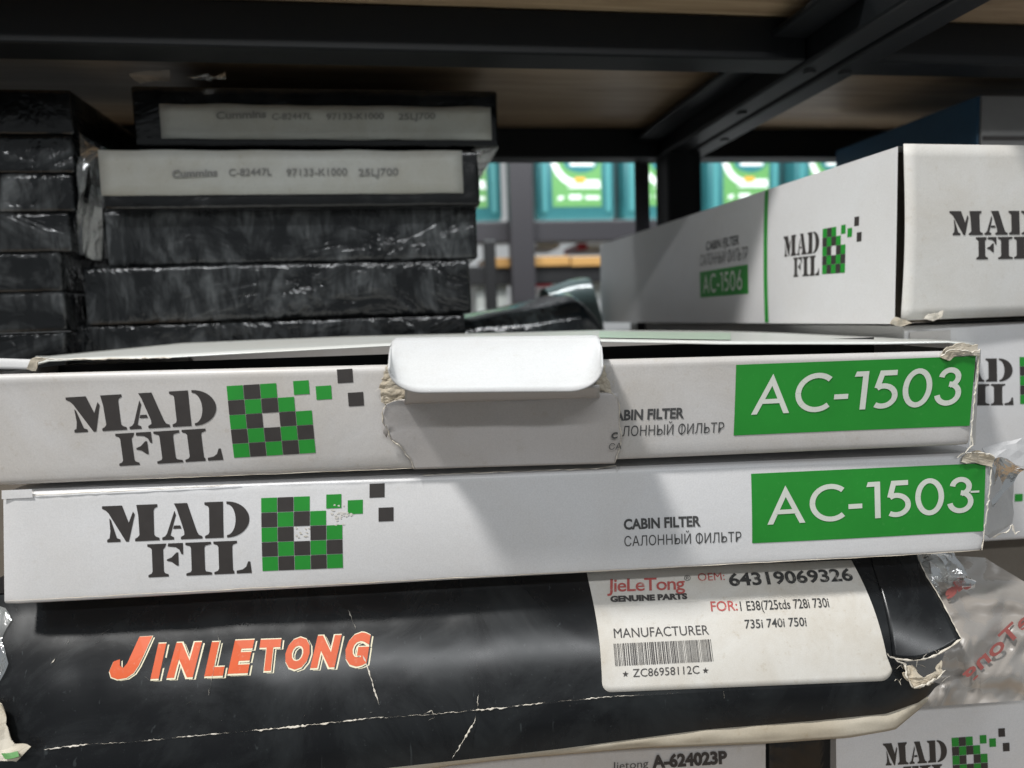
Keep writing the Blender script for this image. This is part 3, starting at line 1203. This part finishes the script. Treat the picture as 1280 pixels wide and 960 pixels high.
# ================================================================== CENTRE: the two AC-1503 cartons
# ---- lower one
lowr = root('filter_box', 'lower white AC-1503 box, brighter, with a smudged chequer logo, resting on the black box', 'box', (0, .33, -.097))
fl_ = Face(V((-.1431, .2737, -.0959)) * 1.064, -.1031, 0, bowfn(.0012, .0008, 5))
quadl = [(4, 757), (1229, 690), (1240, 568), (2, 617)]
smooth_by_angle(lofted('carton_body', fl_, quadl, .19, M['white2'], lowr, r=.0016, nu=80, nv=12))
logo(fl_, (328.5, 713.5), (429.5, 709), (326.5, 622), lowr)
Pg = Patch(fl_, (939.5, 678.5), (1229.5, 664), (938.5, 592))
rectgrid('number_plate', Pg, 0, 0, 1, 1, M['green'], lowr, .0002, 40)
number('AC-1503', fl_, (958, 655), (1216, 640), (957, 609.5), lowr)
text('print_line', 'CABIN FILTER', fl_, (779, 660.5), (875, 656.5), (778.5, 648), M['grey'], lowr, bold=.035)
text('print_line', 'САЛОННЫЙ ФИЛЬТР', fl_, (780, 682), (926, 676.5), (779.5, 669.5), M['grey'], lowr)


def line3(face, pts, off=.0004, n=5, a=.8, seed=1):
    return [face.hit(x, y, off) for x, y in jag(pts, n, a, seed)]


# notch and folded edge at upper left, slit along the top between flaps
mesh('edge_step', [fl_.hit(2, 613, .0003), fl_.hit(40, 611.5, .0005), fl_.hit(41, 622, .0006), fl_.hit(2, 624, .0003)], [(0, 1, 2, 3)], M['white2'], lowr)
rip('worn_edge', line3(fl_, [(41, 612), (42, 619), (90, 616.5), (200, 611), (300, 605)], .0004, 9, .5, 8), .0003, fl_.N, M['fibre'], lowr, 4)
rip('worn_edge', line3(fl_, [(527, 594), (640, 589), (745, 586), (770, 582), (771, 590), (775, 583)], .0004, 8, .5, 9), .0003, fl_.N, M['fibre'], lowr, 5)
rip('worn_edge', line3(fl_, [(1239, 575), (1238, 600), (1234, 640), (1231, 662), (1228, 688)], .0006, 4, 1.0, 10), .0006, fl_.N, M['fibre'], lowr, 6)
rip('worn_edge', line3(fl_, [(10, 751), (200, 741), (500, 726), (800, 711), (1100, 695), (1226, 688)], .0002, 14, .5, 11), .00022, fl_.N, M['raw'], lowr, 7)
# crushed corner
scrap('torn_corner', [fl_.hit(*p, .0012) for p in jag([(1200, 578), (1206, 568), (1222, 564), (1241, 570), (1240, 585), (1226, 580), (1214, 577), (1206, 581), (1200, 578)], 5, .8, 3)[:-1]], M['raw'], lowr, seed=4, amp=.0009)
rip('worn_edge', line3(fl_, [(1196, 572), (1205, 566), (1220, 565), (1242, 569)], .002, 3, .8, 12), .0006, fl_.N, M['fibre'], lowr, 8)
# scuffed patch over the chequer
m_s = M['fibre']
rr = random.Random(5)
for k, (cx, cy) in enumerate([(425 + rr.gauss(0, 7), 643 + rr.gauss(0, 5)) for _ in range(26)] + [(379 + rr.uniform(-8, 8), 665 + rr.uniform(-6, 6)) for _ in range(9)]):
    pts = [(cx + rr.uniform(.3, 1) * (2.2 if k % 5 else 4) * math.cos(a), cy + rr.uniform(.3, 1) * 1.7 * math.sin(a)) for a in [i * .7 for i in range(9)]]
    mesh('scuff', [fl_.hit(*p, .00021) for p in pts], [tuple(range(len(pts)))], M['label'], lowr)
mesh('ink_tick', [fl_.hit(*p, .00045) for p in ((1213, 613.5), (1224, 613), (1224, 615.5), (1213, 616))], [(0, 1, 2, 3)], M['whiteink'], lowr)
# side flap torn open at the right end: white card and crumpled tape
scrap('side_flap', [fl_.hit(1232, 668, -.001), fl_.hit(1238, 578, -.001), fl_.hit(1254, 583, -.006), fl_.hit(1266, 600, -.012), fl_.hit(1266, 654, -.012), fl_.hit(1238, 673, -.004)], M['tab'], lowr, amp=.0004, seed=3)
scrap('side_flap', [fl_.hit(1226, 560, -.006), fl_.hit(1277, 547, -.014), fl_.hit(1285, 585, -.012), fl_.hit(1240, 575, -.004)], M['white2'], lowr, amp=.0006, seed=13)
scrap('tape', [fl_.hit(1239, 572, -.001), fl_.hit(1262, 577, -.002), fl_.hit(1282, 585, -.006), fl_.hit(1266, 604, -.008), fl_.hit(1240, 632, -.002)], M['film'], lowr, amp=.0025, seed=23, thick=0, sub=5, sc=120)
rip('torn_fibre', [fl_.hit(x, y, -.008) for x, y in jag([(1238, 673), (1250, 668), (1258, 666), (1266, 656), (1270, 668), (1276, 664)], 3, 1.2, 2)], .0009, fl_.N, M['fibre'], lowr, 9)

# ---- upper one
upr = root('filter_box', 'upper white AC-1503 box with its torn thumb tab sticking out, lid ajar', 'box', (0, .34, -.057))
fu = Face((-.1488, .2911 - .0005, -.0564), -.1155, .07, bowfn(.0010, .0007, 15))
quadu = [(-30, 609), (1212, 557), (1223, 438), (-34, 469)]
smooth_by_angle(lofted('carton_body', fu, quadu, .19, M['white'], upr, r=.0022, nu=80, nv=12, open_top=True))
logo(fu, (293, 572), (395.5, 565.5), (283.5, 482), upr)
Pg = Patch(fu, (916.5, 544), (1211.5, 532), (920, 456))
rectgrid('number_plate', Pg, 0, 0, 1, 1, M['green'], upr, .0002, 40)
number('AC-1503', fu, (938, 518), (1199, 506), (942, 470), upr)
text('print_line', 'CABIN FILTER', fu, (757, 525), (854, 521.5), (757.5, 512.5), M['grey'], upr, bold=.035)
text('print_line', 'САЛОННЫЙ ФИЛЬТР', fu, (757, 545.5), (904, 540), (757.5, 533), M['grey'], upr)
# the filter inside fills the box: dark pleats under the lid
pl_vs, pl_fs = [], []
npl = 90
for i in range(npl + 1):
    s = i / npl
    b = fu.o + fu.U * (-.004 + .362 * s) + fu.D * .012 + V((0, 0, .0325 if i % 2 else .0318))
    pl_vs += [b, b + fu.D * .17]
for i in range(npl):
    pl_fs.append((2 * i, 2 * i + 2, 2 * i + 3, 2 * i + 1))
mesh('filter_element', pl_vs, pl_fs, M['black0'], upr)
q0 = fu.o + fu.U * -.006 + fu.D * .05  # black sheet added to stand in for the shade inside the lid gap
mesh('gap_shade_sheet', [q0 + V((0, 0, .028)), q0 + fu.U * .364 + V((0, 0, .028)), q0 + fu.U * .364 + V((0, 0, .0415)), q0 + V((0, 0, .0415))],
     [(0, 1, 2, 3)], M['black0'], upr)


def interp(tab, x):
    for (x0, y0), (x1, y1) in zip(tab, tab[1:]):
        if x <= x1:
            t = (x - x0) / (x1 - x0)
            return y0 + (y1 - y0) * t
    return tab[-1][1]


lf = [(-40, 457), (42, 459), (48, 452), (110, 449), (210, 447), (300, 442), (490, 432), (750, 427), (900, 430), (1100, 430), (1190, 428), (1222, 434)]
lb_ = [(-40, 446), (40, 446), (60, 446), (230, 429), (430, 421), (600, 417), (750, 413), (900, 414), (1100, 420), (1215, 429)]


def lid_pt(s, t):
    px = 44 + (1219 - 44) * s
    a = fu.hit(px, interp(lf, px), -.0030)
    b = fu.hit(px, interp(lb_, px), -.185)
    b.z = at(px, interp(lb_, px), b.y).z
    c = a.lerp(b, t)
    c.z += .0006 * math.sin(t * math.pi)
    return c


grid('lid', lid_pt, 70, 8, M['lid'], upr, thick=.0005)
# green print on the lid, right part
grid('lid_print', lambda s, t: lid_pt(.60 + .14 * s, .12 + .5 * t) + V((0, 0, .0006)), 10, 5, M['palegreen'], upr)
# left end flap of the lid, rolled
grid('lid_end_flap', lambda s, t: fu.hit(-40 + 84 * s, 447 + 3 * s + (13 - 1 * s) * t ** 1.5, -.004 + .002 * t), 12, 5, M['tab'], upr, thick=.0006)
scrap('torn_corner', [fu.hit(*p, -.0015) for p in jag([(34, 462), (38, 450), (46, 446), (62, 447), (48, 453), (44, 464), (34, 462)], 4, .8, 3)[:-1]], M['raw'], upr, seed=4, amp=.0006)
rip('worn_edge', [fu.hit(x, y, -.0025) for x, y in jag([(44, 449), (70, 449), (110, 449), (160, 448), (215, 447)], 5, .6, 3)], .0006, fu.N, M['fibre'], upr, 3)

# thumb tab, sloping out and down
def tab_pt(s, t):
    x0, x1 = 491 - 5 * t ** .4, 749 + 4 * t ** .4
    px = x0 + (x1 - x0) * s
    ytop = 423 - 3 * s + 3.5 * max(0, abs(s - .5) - .485) / .015
    k = max(0, (abs(s - .5) - .34) / .16)
    ybot = 491 - 2.5 * s - 31 * (1 - math.sqrt(max(0, 1 - k * k)))
    py = ytop + (ybot - ytop) * t
    return fu.hit(px, py, -.001 + .029 * t ** 1.05 + .0008 * math.sin(math.pi * t))


_ss = [0.5 - .5 * math.cos(math.pi * i / 64) for i in range(65)]
grid('thumb_tab', lambda s, t: tab_pt(_ss[min(64, int(round(s * 64)))], t), 64, 12, M['tab'], upr, thick=.0007)
# layer under it, running down behind the torn panel
grid('tuck_layer', lambda s, t: fu.hit(506 + 243 * s, 484 - 2 * s + (20 - 6 * s) * t, .0245 - .019 * t), 30, 5, M['greycard'], upr, thick=.0008)


def z2(x, y):
    return (440 + x / 3.0476, 400 + y / 3.0476)


tl_ = [(132, 320), (180, 302), (300, 297), (500, 301), (640, 304), (800, 291), (930, 272), (985, 276)]
rt_ = [(1012, 300), (1018, 340), (1016, 390), (1026, 440), (1020, 480), (1008, 520), (1000, 545)]
lt_ = [(132, 320), (118, 345), (118, 385), (140, 420), (150, 455), (185, 480), (205, 510), (228, 540), (236, 568)]
lt_p = jag([z2(*p) for p in lt_], 3, .7, 1)
rt_p = jag([z2(*p) for p in rt_], 3, .6, 2)
tl_p = [z2(*p) for p in tl_]


def off_t(y):
    t = min(1, max(0, (586 - y) / 92))
    return .0004 + .0062 * t ** 1.2


def torn_pt(s, t):
    # rows from the top edge (t=0) to the foot (t=1)
    def edge(poly, t):
        n = len(poly) - 1
        k = min(n - 1, int(t * n))
        f = t * n - k
        return (poly[k][0] + (poly[k + 1][0] - poly[k][0]) * f, poly[k][1] + (poly[k + 1][1] - poly[k][1]) * f)
    a, b = edge(lt_p, t), edge(rt_p, t)
    px = a[0] + (b[0] - a[0]) * s
    ylin = a[1] + (b[1] - a[1]) * s
    ytop = interp(tl_p, min(tl_p[-1][0], px)) if px >= tl_p[0][0] else a[1]
    y0 = lt_p[0][1] + (rt_p[0][1] - lt_p[0][1]) * s
    py = ylin + (ytop - y0) * (1 - t) ** 2
    return fu.hit(px, py, off_t(py) + .0003 * noise.noise(V((px * .02, py * .03, 2))))


grid('torn_panel', torn_pt, 60, 26, M['greycard'], upr, thick=.0005)
rip('torn_fibre', [fu.hit(x, y, off_t(y) + .0004) for x, y in lt_p], .00055, fu.N, M['fibre'], upr, 1)
rip('torn_fibre', [fu.hit(x, y, off_t(y) + .0004) for x, y in rt_p], .0005, fu.N, M['fibre'], upr, 2)
rip('torn_fibre', [fu.hit(x, y, off_t(y) + .0003) for x, y in jag([z2(*p) for p in [(132, 318), (160, 306), (250, 298), (500, 300), (640, 303), (800, 290), (930, 271), (990, 277), (1012, 300)]], 6, .4, 3)], .0003, fu.N, M['fibre'], upr, 3)
# fluffy torn layers left and right of the tab
scrap('torn_paper', [fu.hit(*z2(*p), .003) for p in jag([(135, 165), (175, 190), (215, 235), (255, 285), (180, 305), (130, 322), (108, 300), (104, 262), (120, 215), (135, 165)], 12, 5, 4)[:-1]], M['raw'], upr, amp=.0007, sub=5, seed=5, sc=700)
scrap('torn_paper', [fu.hit(*z2(*p), .0035) for p in jag([(930, 215), (955, 165), (975, 225), (992, 285), (960, 268), (925, 262), (930, 215)], 12, 4, 5)[:-1]], M['raw'], upr, amp=.0006, sub=5, seed=6, sc=700)
r2 = random.Random(3)
for k in range(26):        # loose fibres
    x, y = (r2.uniform(104, 220), r2.uniform(170, 320)) if k < 18 else (r2.uniform(950, 1015), r2.uniform(180, 300))
    p = fu.hit(*z2(x, y), .004)
    q = p + V((r2.uniform(-1, 1), -abs(r2.uniform(.2, 1)), r2.uniform(-1, 1))) * .0022
    rip('paper_fibre', [p, p.lerp(q, .5) + V((0, 0, .0004)), q], .00012, fu.N, M['fibre'], upr, k)
# scraps of lettering carried on the torn panel
text('print_scrap', 'C', fu, z2(978, 440), z2(1002, 438), z2(980, 418), M['grey'], upr, off=.0042, bold=.05)
text('print_scrap', 'СА', fu, z2(970, 484), z2(1018, 481), z2(973, 461), M['grey'], upr, off=.0036)
# crushed right corner of the upper carton
scrap('torn_corner', [fu.hit(*p, .0010) for p in jag([(1177, 447), (1183, 434), (1196, 430), (1212, 431), (1225, 432), (1225, 446), (1212, 443), (1198, 445), (1188, 450), (1177, 447)], 4, .9, 13)[:-1]], M['raw'], upr, seed=14, amp=.0010)
rip('worn_edge', [fu.hit(x, y, .0018) for x, y in jag([(1176, 445), (1186, 438), (1200, 437), (1215, 441), (1225, 436)], 3, .9, 5)], .0006, fu.N, M['fibre'], upr, 5)
rip('worn_edge', [fu.hit(x, y, .0006) for x, y in jag([(1225, 436), (1222, 470), (1217, 510), (1214, 540), (1216, 556), (1206, 566)], 4, 1.0, 6)], .0007, fu.N, M['fibre'], upr, 6)
rip('worn_edge', [fu.hit(x, y, .0003) for x, y in jag([(150, 600), (300, 594), (520, 585)], 14, .4, 7)], .0002, fu.N, M['raw'], upr, 7)
scrap('side_panel', [fu.hit(1223, 438, -.0006), fu.hit(1226, 436, -.006), fu.hit(1221, 500, -.006), fu.hit(1218, 556, -.006), fu.hit(1212, 557, -.0006)], M['cream'], upr, amp=.0003, seed=4)

# ================================================================== BELOW: black JINLETONG carton
jb = root('black_box', 'worn glossy black box with orange lettering and a white parts label', 'box', (0, .33, -.155))
fj = Face(V((-.1431 + .001, .2737 - .0065, -.1415)) * 1.06, -.1031, -.60, lambda u, v: .0035 * math.sin(math.pi * min(1, max(0, (v + .004) / .05))) + .0009 * noise.noise(V((u * 16, v * 24, 31))) + .0009 * abs(noise.noise(V((u * 26 + v * 10, v * 9, 71)))))
# front panel: crease at the foot, hidden top edge under the white carton
cr = [(-40, 944), (40, 938), (150, 929), (260, 919), (400, 905), (480, 897), (600, 888), (760, 873), (900, 864), (1060, 857), (1131, 848)]
tp = [(-40, 745), (45, 742), (640, 712), (1095, 684)]


def jtop(px):
    return fj.hit(px, interp(tp, px))


def jpt(s, t):
    px_b = -40 + 1171 * s
    px_t = -40 + 1136 * s
    yb, yt = interp(cr, px_b), interp(tp, px_t)
    k = t
    px = px_b + (px_t - px_b) * k + 0
    py = yb + (yt - yb) * t
    return fj.hit(px, py)


grid('front_panel', jpt, 90, 20, M['black'], jb)
# lower lip under the crease
lip = [(-40, 1010), (300, 985), (475, 960), (640, 942), (700, 935), (881, 911), (1017, 900), (1108, 891), (1153, 875), (1176, 852)]


def lip_pt(s, t):
    px_a = -40 + 1171 * s
    a = fj.hit(px_a, interp(cr, px_a))
    px_b = -40 + 1214 * s
    b = fj.hit(px_b, interp(lip, px_b) + 1, -.0075)
    return a.lerp(b, t) + fj.N * (.0014 * math.sin(math.pi * t * .9))


grid('lower_edge', lip_pt, 90, 8, M['black'], jb)
# body behind it
bl3, br3 = fj.hit(-40, 980, -.006), fj.hit(1120, 880, -.006)
tl3 = fj.hit(-40, 744, -.002)
tr3 = fj.hit(1092, 686, -.002)
dd = fj.D * .18
mesh('body_shell', [bl3, br3, tr3, tl3, bl3 + dd, br3 + dd, tr3 + dd, tl3 + dd], [(3, 2, 6, 7), (0, 4, 5, 1), (1, 5, 6, 2), (0, 3, 7, 4), (4, 7, 6, 5)], M['black0'], jb)
# right end flap, pulled out past the box with a torn edge
ef = [(1090, 686), (1145, 692), (1152, 715), (1166, 745), (1181, 775), (1197, 798), (1196, 806), (1178, 815), (1150, 826), (1122, 829), (1112, 822)]


def flap_pt(s, t):
    L_ = [(1088, 690), (1097, 740), (1106, 790), (1112, 824)]
    R_ = [(1144, 690), (1155, 722), (1170, 752), (1183, 779), (1195, 800)]

    def e(poly, t):
        n = len(poly) - 1
        k = min(n - 1, int(t * n))
        f = t * n - k
        return (poly[k][0] + (poly[k + 1][0] - poly[k][0]) * f, poly[k][1] + (poly[k + 1][1] - poly[k][1]) * f)
    a, b = e(L_, t), e(R_, t)
    px = a[0] + (b[0] - a[0]) * s
    py = a[1] + (b[1] - a[1]) * s + 12 * math.sin(math.pi * s) * t * t
    return fj.hit(px, py, .0003 + .0055 * s * t - .001 * s * (1 - t))


grid('end_flap', flap_pt, 14, 18, M['black'], jb, thick=.0005)
rip('torn_edge', [flap_pt(1, i / 24) + fj.N * .0004 for i in range(25)], .00055, fj.N, M['fibre'], jb, 21, h=.0004)
rip('torn_edge', [flap_pt(1 - i / 20, 1) + fj.N * .0006 for i in range(21)], .0009, fj.N, M['fibre'], jb, 22, h=.0006)
# torn hole and curled scrap below the flap
tornp = [(1127, 833), (1140, 836), (1150, 848), (1166, 838), (1172, 828), (1178, 842), (1160, 856), (1142, 861), (1130, 848)]
scrap('torn_paper', [fj.hit(*p, .0035) for p in jag(tornp + [tornp[0]], 4, 1, 8)[:-1]], M['raw'], jb, amp=.0014, sub=3, seed=8, sc=400)
rip('torn_edge', [fj.hit(x, y, .0045) for x, y in jag([(1104, 818), (1116, 826), (1128, 832), (1132, 848), (1142, 860), (1158, 856), (1172, 846), (1178, 838)], 3, 1.2, 9)], .0009, fj.N, M['fibre'], jb, 23, h=.0006)
for k in range(22):
    x, y = r2.uniform(1102, 1180), r2.uniform(812, 858)
    p = fj.hit(x, y, .004)
    q = p + V((r2.uniform(-1, 1), -abs(r2.uniform(.1, .6)), r2.uniform(-1, 1))) * .003
    rip('paper_fibre', [p, p.lerp(q, .5) + V((0, 0, .0003)), q], .00012, fj.N, M['fibre'], jb, k + 50)

# orange lettering with cream and black offset shadows
def jin(s, p0, px, py, w):
    for mat, dx, dy, off, b in ((M['black0'], 1.7, 1.2, .0003, .085), (M['creamink'], 3.4, 2.2, .00022, .075), (M['creamink'], .0, .4, .0004, .095), (M['orange'], 0, 0, .0005, .06)):
        text('orange_lettering' if mat is M['orange'] else 'lettering_shadow', s, fj, (p0[0] + dx, p0[1] + dy), (px[0] + dx, px[1] + dy), (py[0] + dx, py[1] + dy), mat, jb, off=off, bold=b * (.75 if s == 'J' else 1))


let = [('J', 143, 178, 850, 797, 12), ('I', 194, 204, 846, 808, 8), ('N', 214, 246, 845, 807, 10), ('L', 260, 283, 843, 806, 8), ('E', 289, 314, 840, 804, 8),
       ('T', 325, 351, 837, 803, 4), ('O', 357, 387, 835, 801, 6), ('N', 391, 421, 833, 798, 8), ('G', 431, 460, 831, 795, 6)]
Jp = [(178, 797), (194, 796), (185, 818), (178, 833), (172, 842), (163, 848), (152, 850), (144, 847), (142, 840), (147, 828), (155, 825), (155, 833), (159, 836), (164, 830)]
for nm, mat, dx, dy, off, g in (('lettering_shadow', M['creamink'], 3.4, 1.8, .00022, 1.0), ('lettering_shadow', M['black0'], 1.9, 1.0, .0003, 1.0),
                                ('lettering_shadow', M['creamink'], .2, .5, .0004, 1.035), ('orange_lettering', M['orange'], 0, 0, .0005, 1.0)):
    mesh(nm, [fj.hit(166 + (x - 166) * g + dx, 823 + (y - 823) * g + dy, off) for x, y in Jp],
         [tuple(t) for t in tessellate_polygon([[V((x, y, 0)) for x, y in Jp]])], mat, jb)
for ch, x0, x1, yb_, yt_, sk in let[1:]:
    jin(ch, (x0, yb_), (x1, yb_ - .04 * (x1 - x0)), (x0 + sk, yt_), 1)

# white creases and scratches
def worn(pts, w, seed, off=.0006, n=3, a=.7, mat='fibre'):
    w *= 1.7 if w > .0001 else 1.1
    rip('worn_crease', [fj.hit(x, y, off) for x, y in jag(pts, n, a, seed)], w, fj.N, M[mat], jb, seed, h=.00012, wmin=.05, mod=True)


worn([(55, 937), (110, 930), (160, 928), (260, 918), (330, 912), (400, 905), (450, 899), (480, 896)], .00028, 31)
worn([(480, 897), (540, 893), (600, 887), (640, 884)], .00025, 32)
worn([(640, 883), (760, 871), (850, 866)], .00013, 42)
worn([(436, 763), (441, 775), (446, 787)], .00025, 33)
worn([(455, 820), (463, 840), (468, 860), (476, 885)], .00028, 34)
worn([(274, 790), (278, 805), (272, 830), (263, 870)], .00012, 35)
worn([(597, 880), (594, 900), (580, 925), (565, 948)], .00026, 36)
worn([(596, 830), (599, 860), (597, 884)], .00012, 37)
worn([(530, 893), (540, 888), (544, 897), (536, 900)], .0006, 38, .0008, 3)
worn([(904, 864), (905, 873)], .0002, 39)
r3 = random.Random(11)
for k in range(34):
    x, y = r3.uniform(60, 740), r3.uniform(790, 900)
    l = r3.uniform(2, 12)
    an = r3.uniform(-1.2, 1.2)
    worn([(x, y), (x + l * math.cos(an), y + l * math.sin(an))], r3.choice([.00005, .00005, .00009, .00014]), 60 + k, .0004, 3, .4)

# paper label
lc = [(734, 717), (1065, 700), (1110, 838), (1111, 846), (1104, 851), (762, 866), (752, 858), (750, 850)]


def lab_pt(s, t):
    # t from the top (0) to the foot (1), foot corners rounded
    a = (733 + 15 * t + 6 * math.sin(t * 2.5), 714 + 152 * t)
    b = (1064 + 48 * t ** .85, 700 + 151 * t)
    px, py = a[0] + (b[0] - a[0]) * s, a[1] + (b[1] - a[1]) * s
    k = max(0, (abs(s - .5) - .465) / .035)
    py -= max(0, t - .8) / .2 * 13 * (1 - math.sqrt(max(0, 1 - k * k)))
    return fj.hit(px, py, .0003)


_s2 = [0.5 - .5 * math.cos(math.pi * i / 60) for i in range(61)]
grid('paper_label', lambda s, t: lab_pt(_s2[min(60, int(round(s * 60)))], t), 60, 20, M['label'], jb, thick=.0001)


def z3(x, y):
    return (730 + x / 3.2, 690 + y / 3.2)


LO = .0006
text('label_lettering', 'JieLeTong', fj, z3(90, 162), z3(400, 152), z3(92, 110), M['red'], jb, off=LO, bold=.012, space=.9)
text('label_lettering', '®', fj, z3(398, 118), z3(424, 117), z3(398, 95), M['worn'], jb, off=LO)
text('label_lettering', 'GENUINE PARTS', fj, z3(102, 203), z3(408, 191), z3(101, 181), M['dark'], jb, off=LO, bold=.06)
text('label_lettering', 'OEM:', fj, z3(454, 118), z3(560, 114), z3(452, 86), M['red'], jb, off=LO, bold=.0)
text('label_lettering', '64319069326', fj, z3(578, 138), z3(1070, 117), z3(572, 88), M['worn'], jb, off=LO, bold=.028)
text('label_lettering', 'FOR:', fj, z3(500, 242), z3(605, 238), z3(497, 202), M['red'], jb, off=LO, bold=.01)
text('label_lettering', '1 E38(725tds 728i 730i', fj, z3(616, 240), z3(966, 226), z3(612, 202), M['worn'], jb, off=LO, bold=.01)
text('label_lettering', '735i 740i 750i', fj, z3(632, 311), z3(874, 301), z3(629, 276), M['worn'], jb, off=LO, bold=.01)
text('label_lettering', 'MANUFACTURER', fj, z3(115, 348), z3(490, 334), z3(112, 310), M['dark'], jb, off=LO, bold=.0)
text('label_lettering', 'ZC86958112C', fj, z3(191, 502), z3(455, 488), z3(189, 470), M['dark'], jb, off=LO, bold=.0)
# barcode
bars = []
x = 0
rb = random.Random(2)
while x < .985:
    w = rb.choice([.005, .005, .009, .013])
    bars.append([(x, 0), (min(1, x + w), 0), (min(1, x + w), 1), (x, 1)])
    x += w + rb.choice([.005, .006, .011])
polys('barcode', Patch(fj, z3(120, 459), z3(514, 440), z3(112, 371)), bars, M['dark'], jb, off=LO, step=0)
for c in ((162, 490), (480, 476)):
    st = []
    for i in range(10):
        rad = 13 if i % 2 == 0 else 5.2
        an = math.pi / 2 + i * math.pi / 5
        st.append((c[0] + rad * math.cos(an), c[1] - rad * math.sin(an)))
    vs = [fj.hit(*z3(*c), LO)] + [fj.hit(*z3(*p), LO) for p in st]
    mesh('label_star', vs, [(0, i + 1, (i + 1) % 10 + 1) for i in range(10)], M['dark'], jb)

# ================================================================== plastic bag round the black box
bag = root('plastic_bag', 'crumpled clear plastic bag with red print beside the black box', 'bag', (.25, .3, -.17))


def bag_pt(s, t):
    # s left->right, t top->bottom
    lx = [(1108, 690), (1150, 745), (1180, 800), (1165, 860), (1150, 884)]
    rx = [(1232, 697), (1300, 745), (1330, 800), (1330, 850), (1330, 872)]

    def e(poly, t):
        n = len(poly) - 1
        k = min(n - 1, int(t * n))
        f = t * n - k
        return (poly[k][0] + (poly[k + 1][0] - poly[k][0]) * f, poly[k][1] + (poly[k + 1][1] - poly[k][1]) * f)
    a, b = e(lx, t), e(rx, t)
    px, py = a[0] + (b[0] - a[0]) * s, a[1] + (b[1] - a[1]) * s
    q = V((px * .035, py * .05, 3))
    q2 = V((px * .05 + py * .02, py * .022, 8))
    d = noise.noise(q * .7) * .005 + abs(noise.noise(q2)) * .0022
    return fj.hit(px, py, -.010 + d + .006 * math.sin(math.pi * t))


grid('bag_film', bag_pt, 70, 50, M['filmhaze'], bag)
# bunched bright folds at the top
scrap('bag_fold', [fj.hit(*p, -.004) for p in ((1117, 693), (1170, 688), (1200, 697), (1212, 712), (1211, 735), (1196, 750), (1175, 745), (1150, 735))], M['film'], bag, amp=.006, sub=7, thick=0, seed=3, sc=140)
text('red_lettering', 'JieLeTong', fj, (1213, 852), (1330, 735), (1200, 838), M['filmred'], bag, off=-.0022, bold=.02, mirror=True)
text('red_lettering', 'Jie', fj, (1182, 750), (1212, 728), (1176, 738), M['filmred'], bag, off=-.002, bold=.06, mirror=True)
# lower fold of the bag: beige sheet under the black lip
under_t = [(300, 975), (475, 957), (640, 941), (700, 934), (881, 910), (1017, 899), (1108, 890), (1156, 873), (1300, 862)]
under_b = [(300, 990), (475, 972), (560, 957), (640, 948), (800, 935), (960, 929), (1060, 922), (1118, 912), (1156, 880), (1300, 866)]


def und(s, t):
    px = 300 + 862 * s
    y0, y1 = interp(under_t, px) - 3, interp(under_b, px)
    return fj.hit(px, y0 + (y1 - y0) * t, -.0085 - .002 * t + .0015 * math.sin(math.pi * t) + .0006 * noise.noise(V((px * .03, t * 3, 5))))


grid('bag_hem', und, 80, 8, M['beige'], bag, thick=.0003)

# crumpled film and card at the left end of the black box
scrap('bag_fold', [fj.hit(*p, .0012) for p in ((-30, 748), (4, 759), (14, 775), (6, 800), (16, 830), (2, 862), (-30, 880))], M['film'], bag, amp=.0016, sub=7, thick=0, seed=33, sc=90)
scrap('torn_card', [fj.hit(*p, .005) for p in ((-20, 878), (8, 882), (8, 905), (22, 925), (34, 938), (22, 952), (-20, 952))], M['raw'], bag, amp=.0025, sub=5, seed=43, sc=160)
scrap('torn_card', [fj.hit(*p, .0065) for p in ((2, 940), (22, 938), (25, 944), (8, 947))], M['canlabel'], bag, amp=.001, sub=2, seed=44, sc=160)

# ================================================================== BOTTOM: cartons under the black box
mb = root('filter_box', 'white box at the lower right corner under the black box, its logo in shade', 'box', (.25, .3, -.22))
fm = Face((.13, .285, -.25), -.11, 0, bowfn(.0008, .0006, 51, .2, .08))
qm = [(1046, 1130), (1420, 1105), (1420, 850), (1046, 868)]
smooth_by_angle(lofted('carton_body', fm, qm, .2, M['white2'], mb, r=.002, nu=30, nv=12))
logo(fm, (1190, 977), (1234, 974), (1188, 921), mb)
lbx = root('white_box', 'white box with the number A-624023P cut off by the bottom of the picture', 'box', (.1, .3, -.22))
fw = Face((.0, .298, -.25), -.11, 0)
qw = [(500, 1130), (958, 1100), (958, 900), (500, 930)]
smooth_by_angle(lofted('carton_body', fw, qw, .2, M['white'], lbx, r=.002, nu=30, nv=8))
text('print_line', 'A-624023P', fw, (815, 959), (909, 953), (814, 944), M['dark'], lbx, off=.0005, bold=.05)
Pq = Patch(fw, (762, 966), (808, 961), (762, 948))
text('print_line', 'Jietong', fw, (765, 962), (810, 958), (765, 952), M['grey'], lbx, off=.0005)
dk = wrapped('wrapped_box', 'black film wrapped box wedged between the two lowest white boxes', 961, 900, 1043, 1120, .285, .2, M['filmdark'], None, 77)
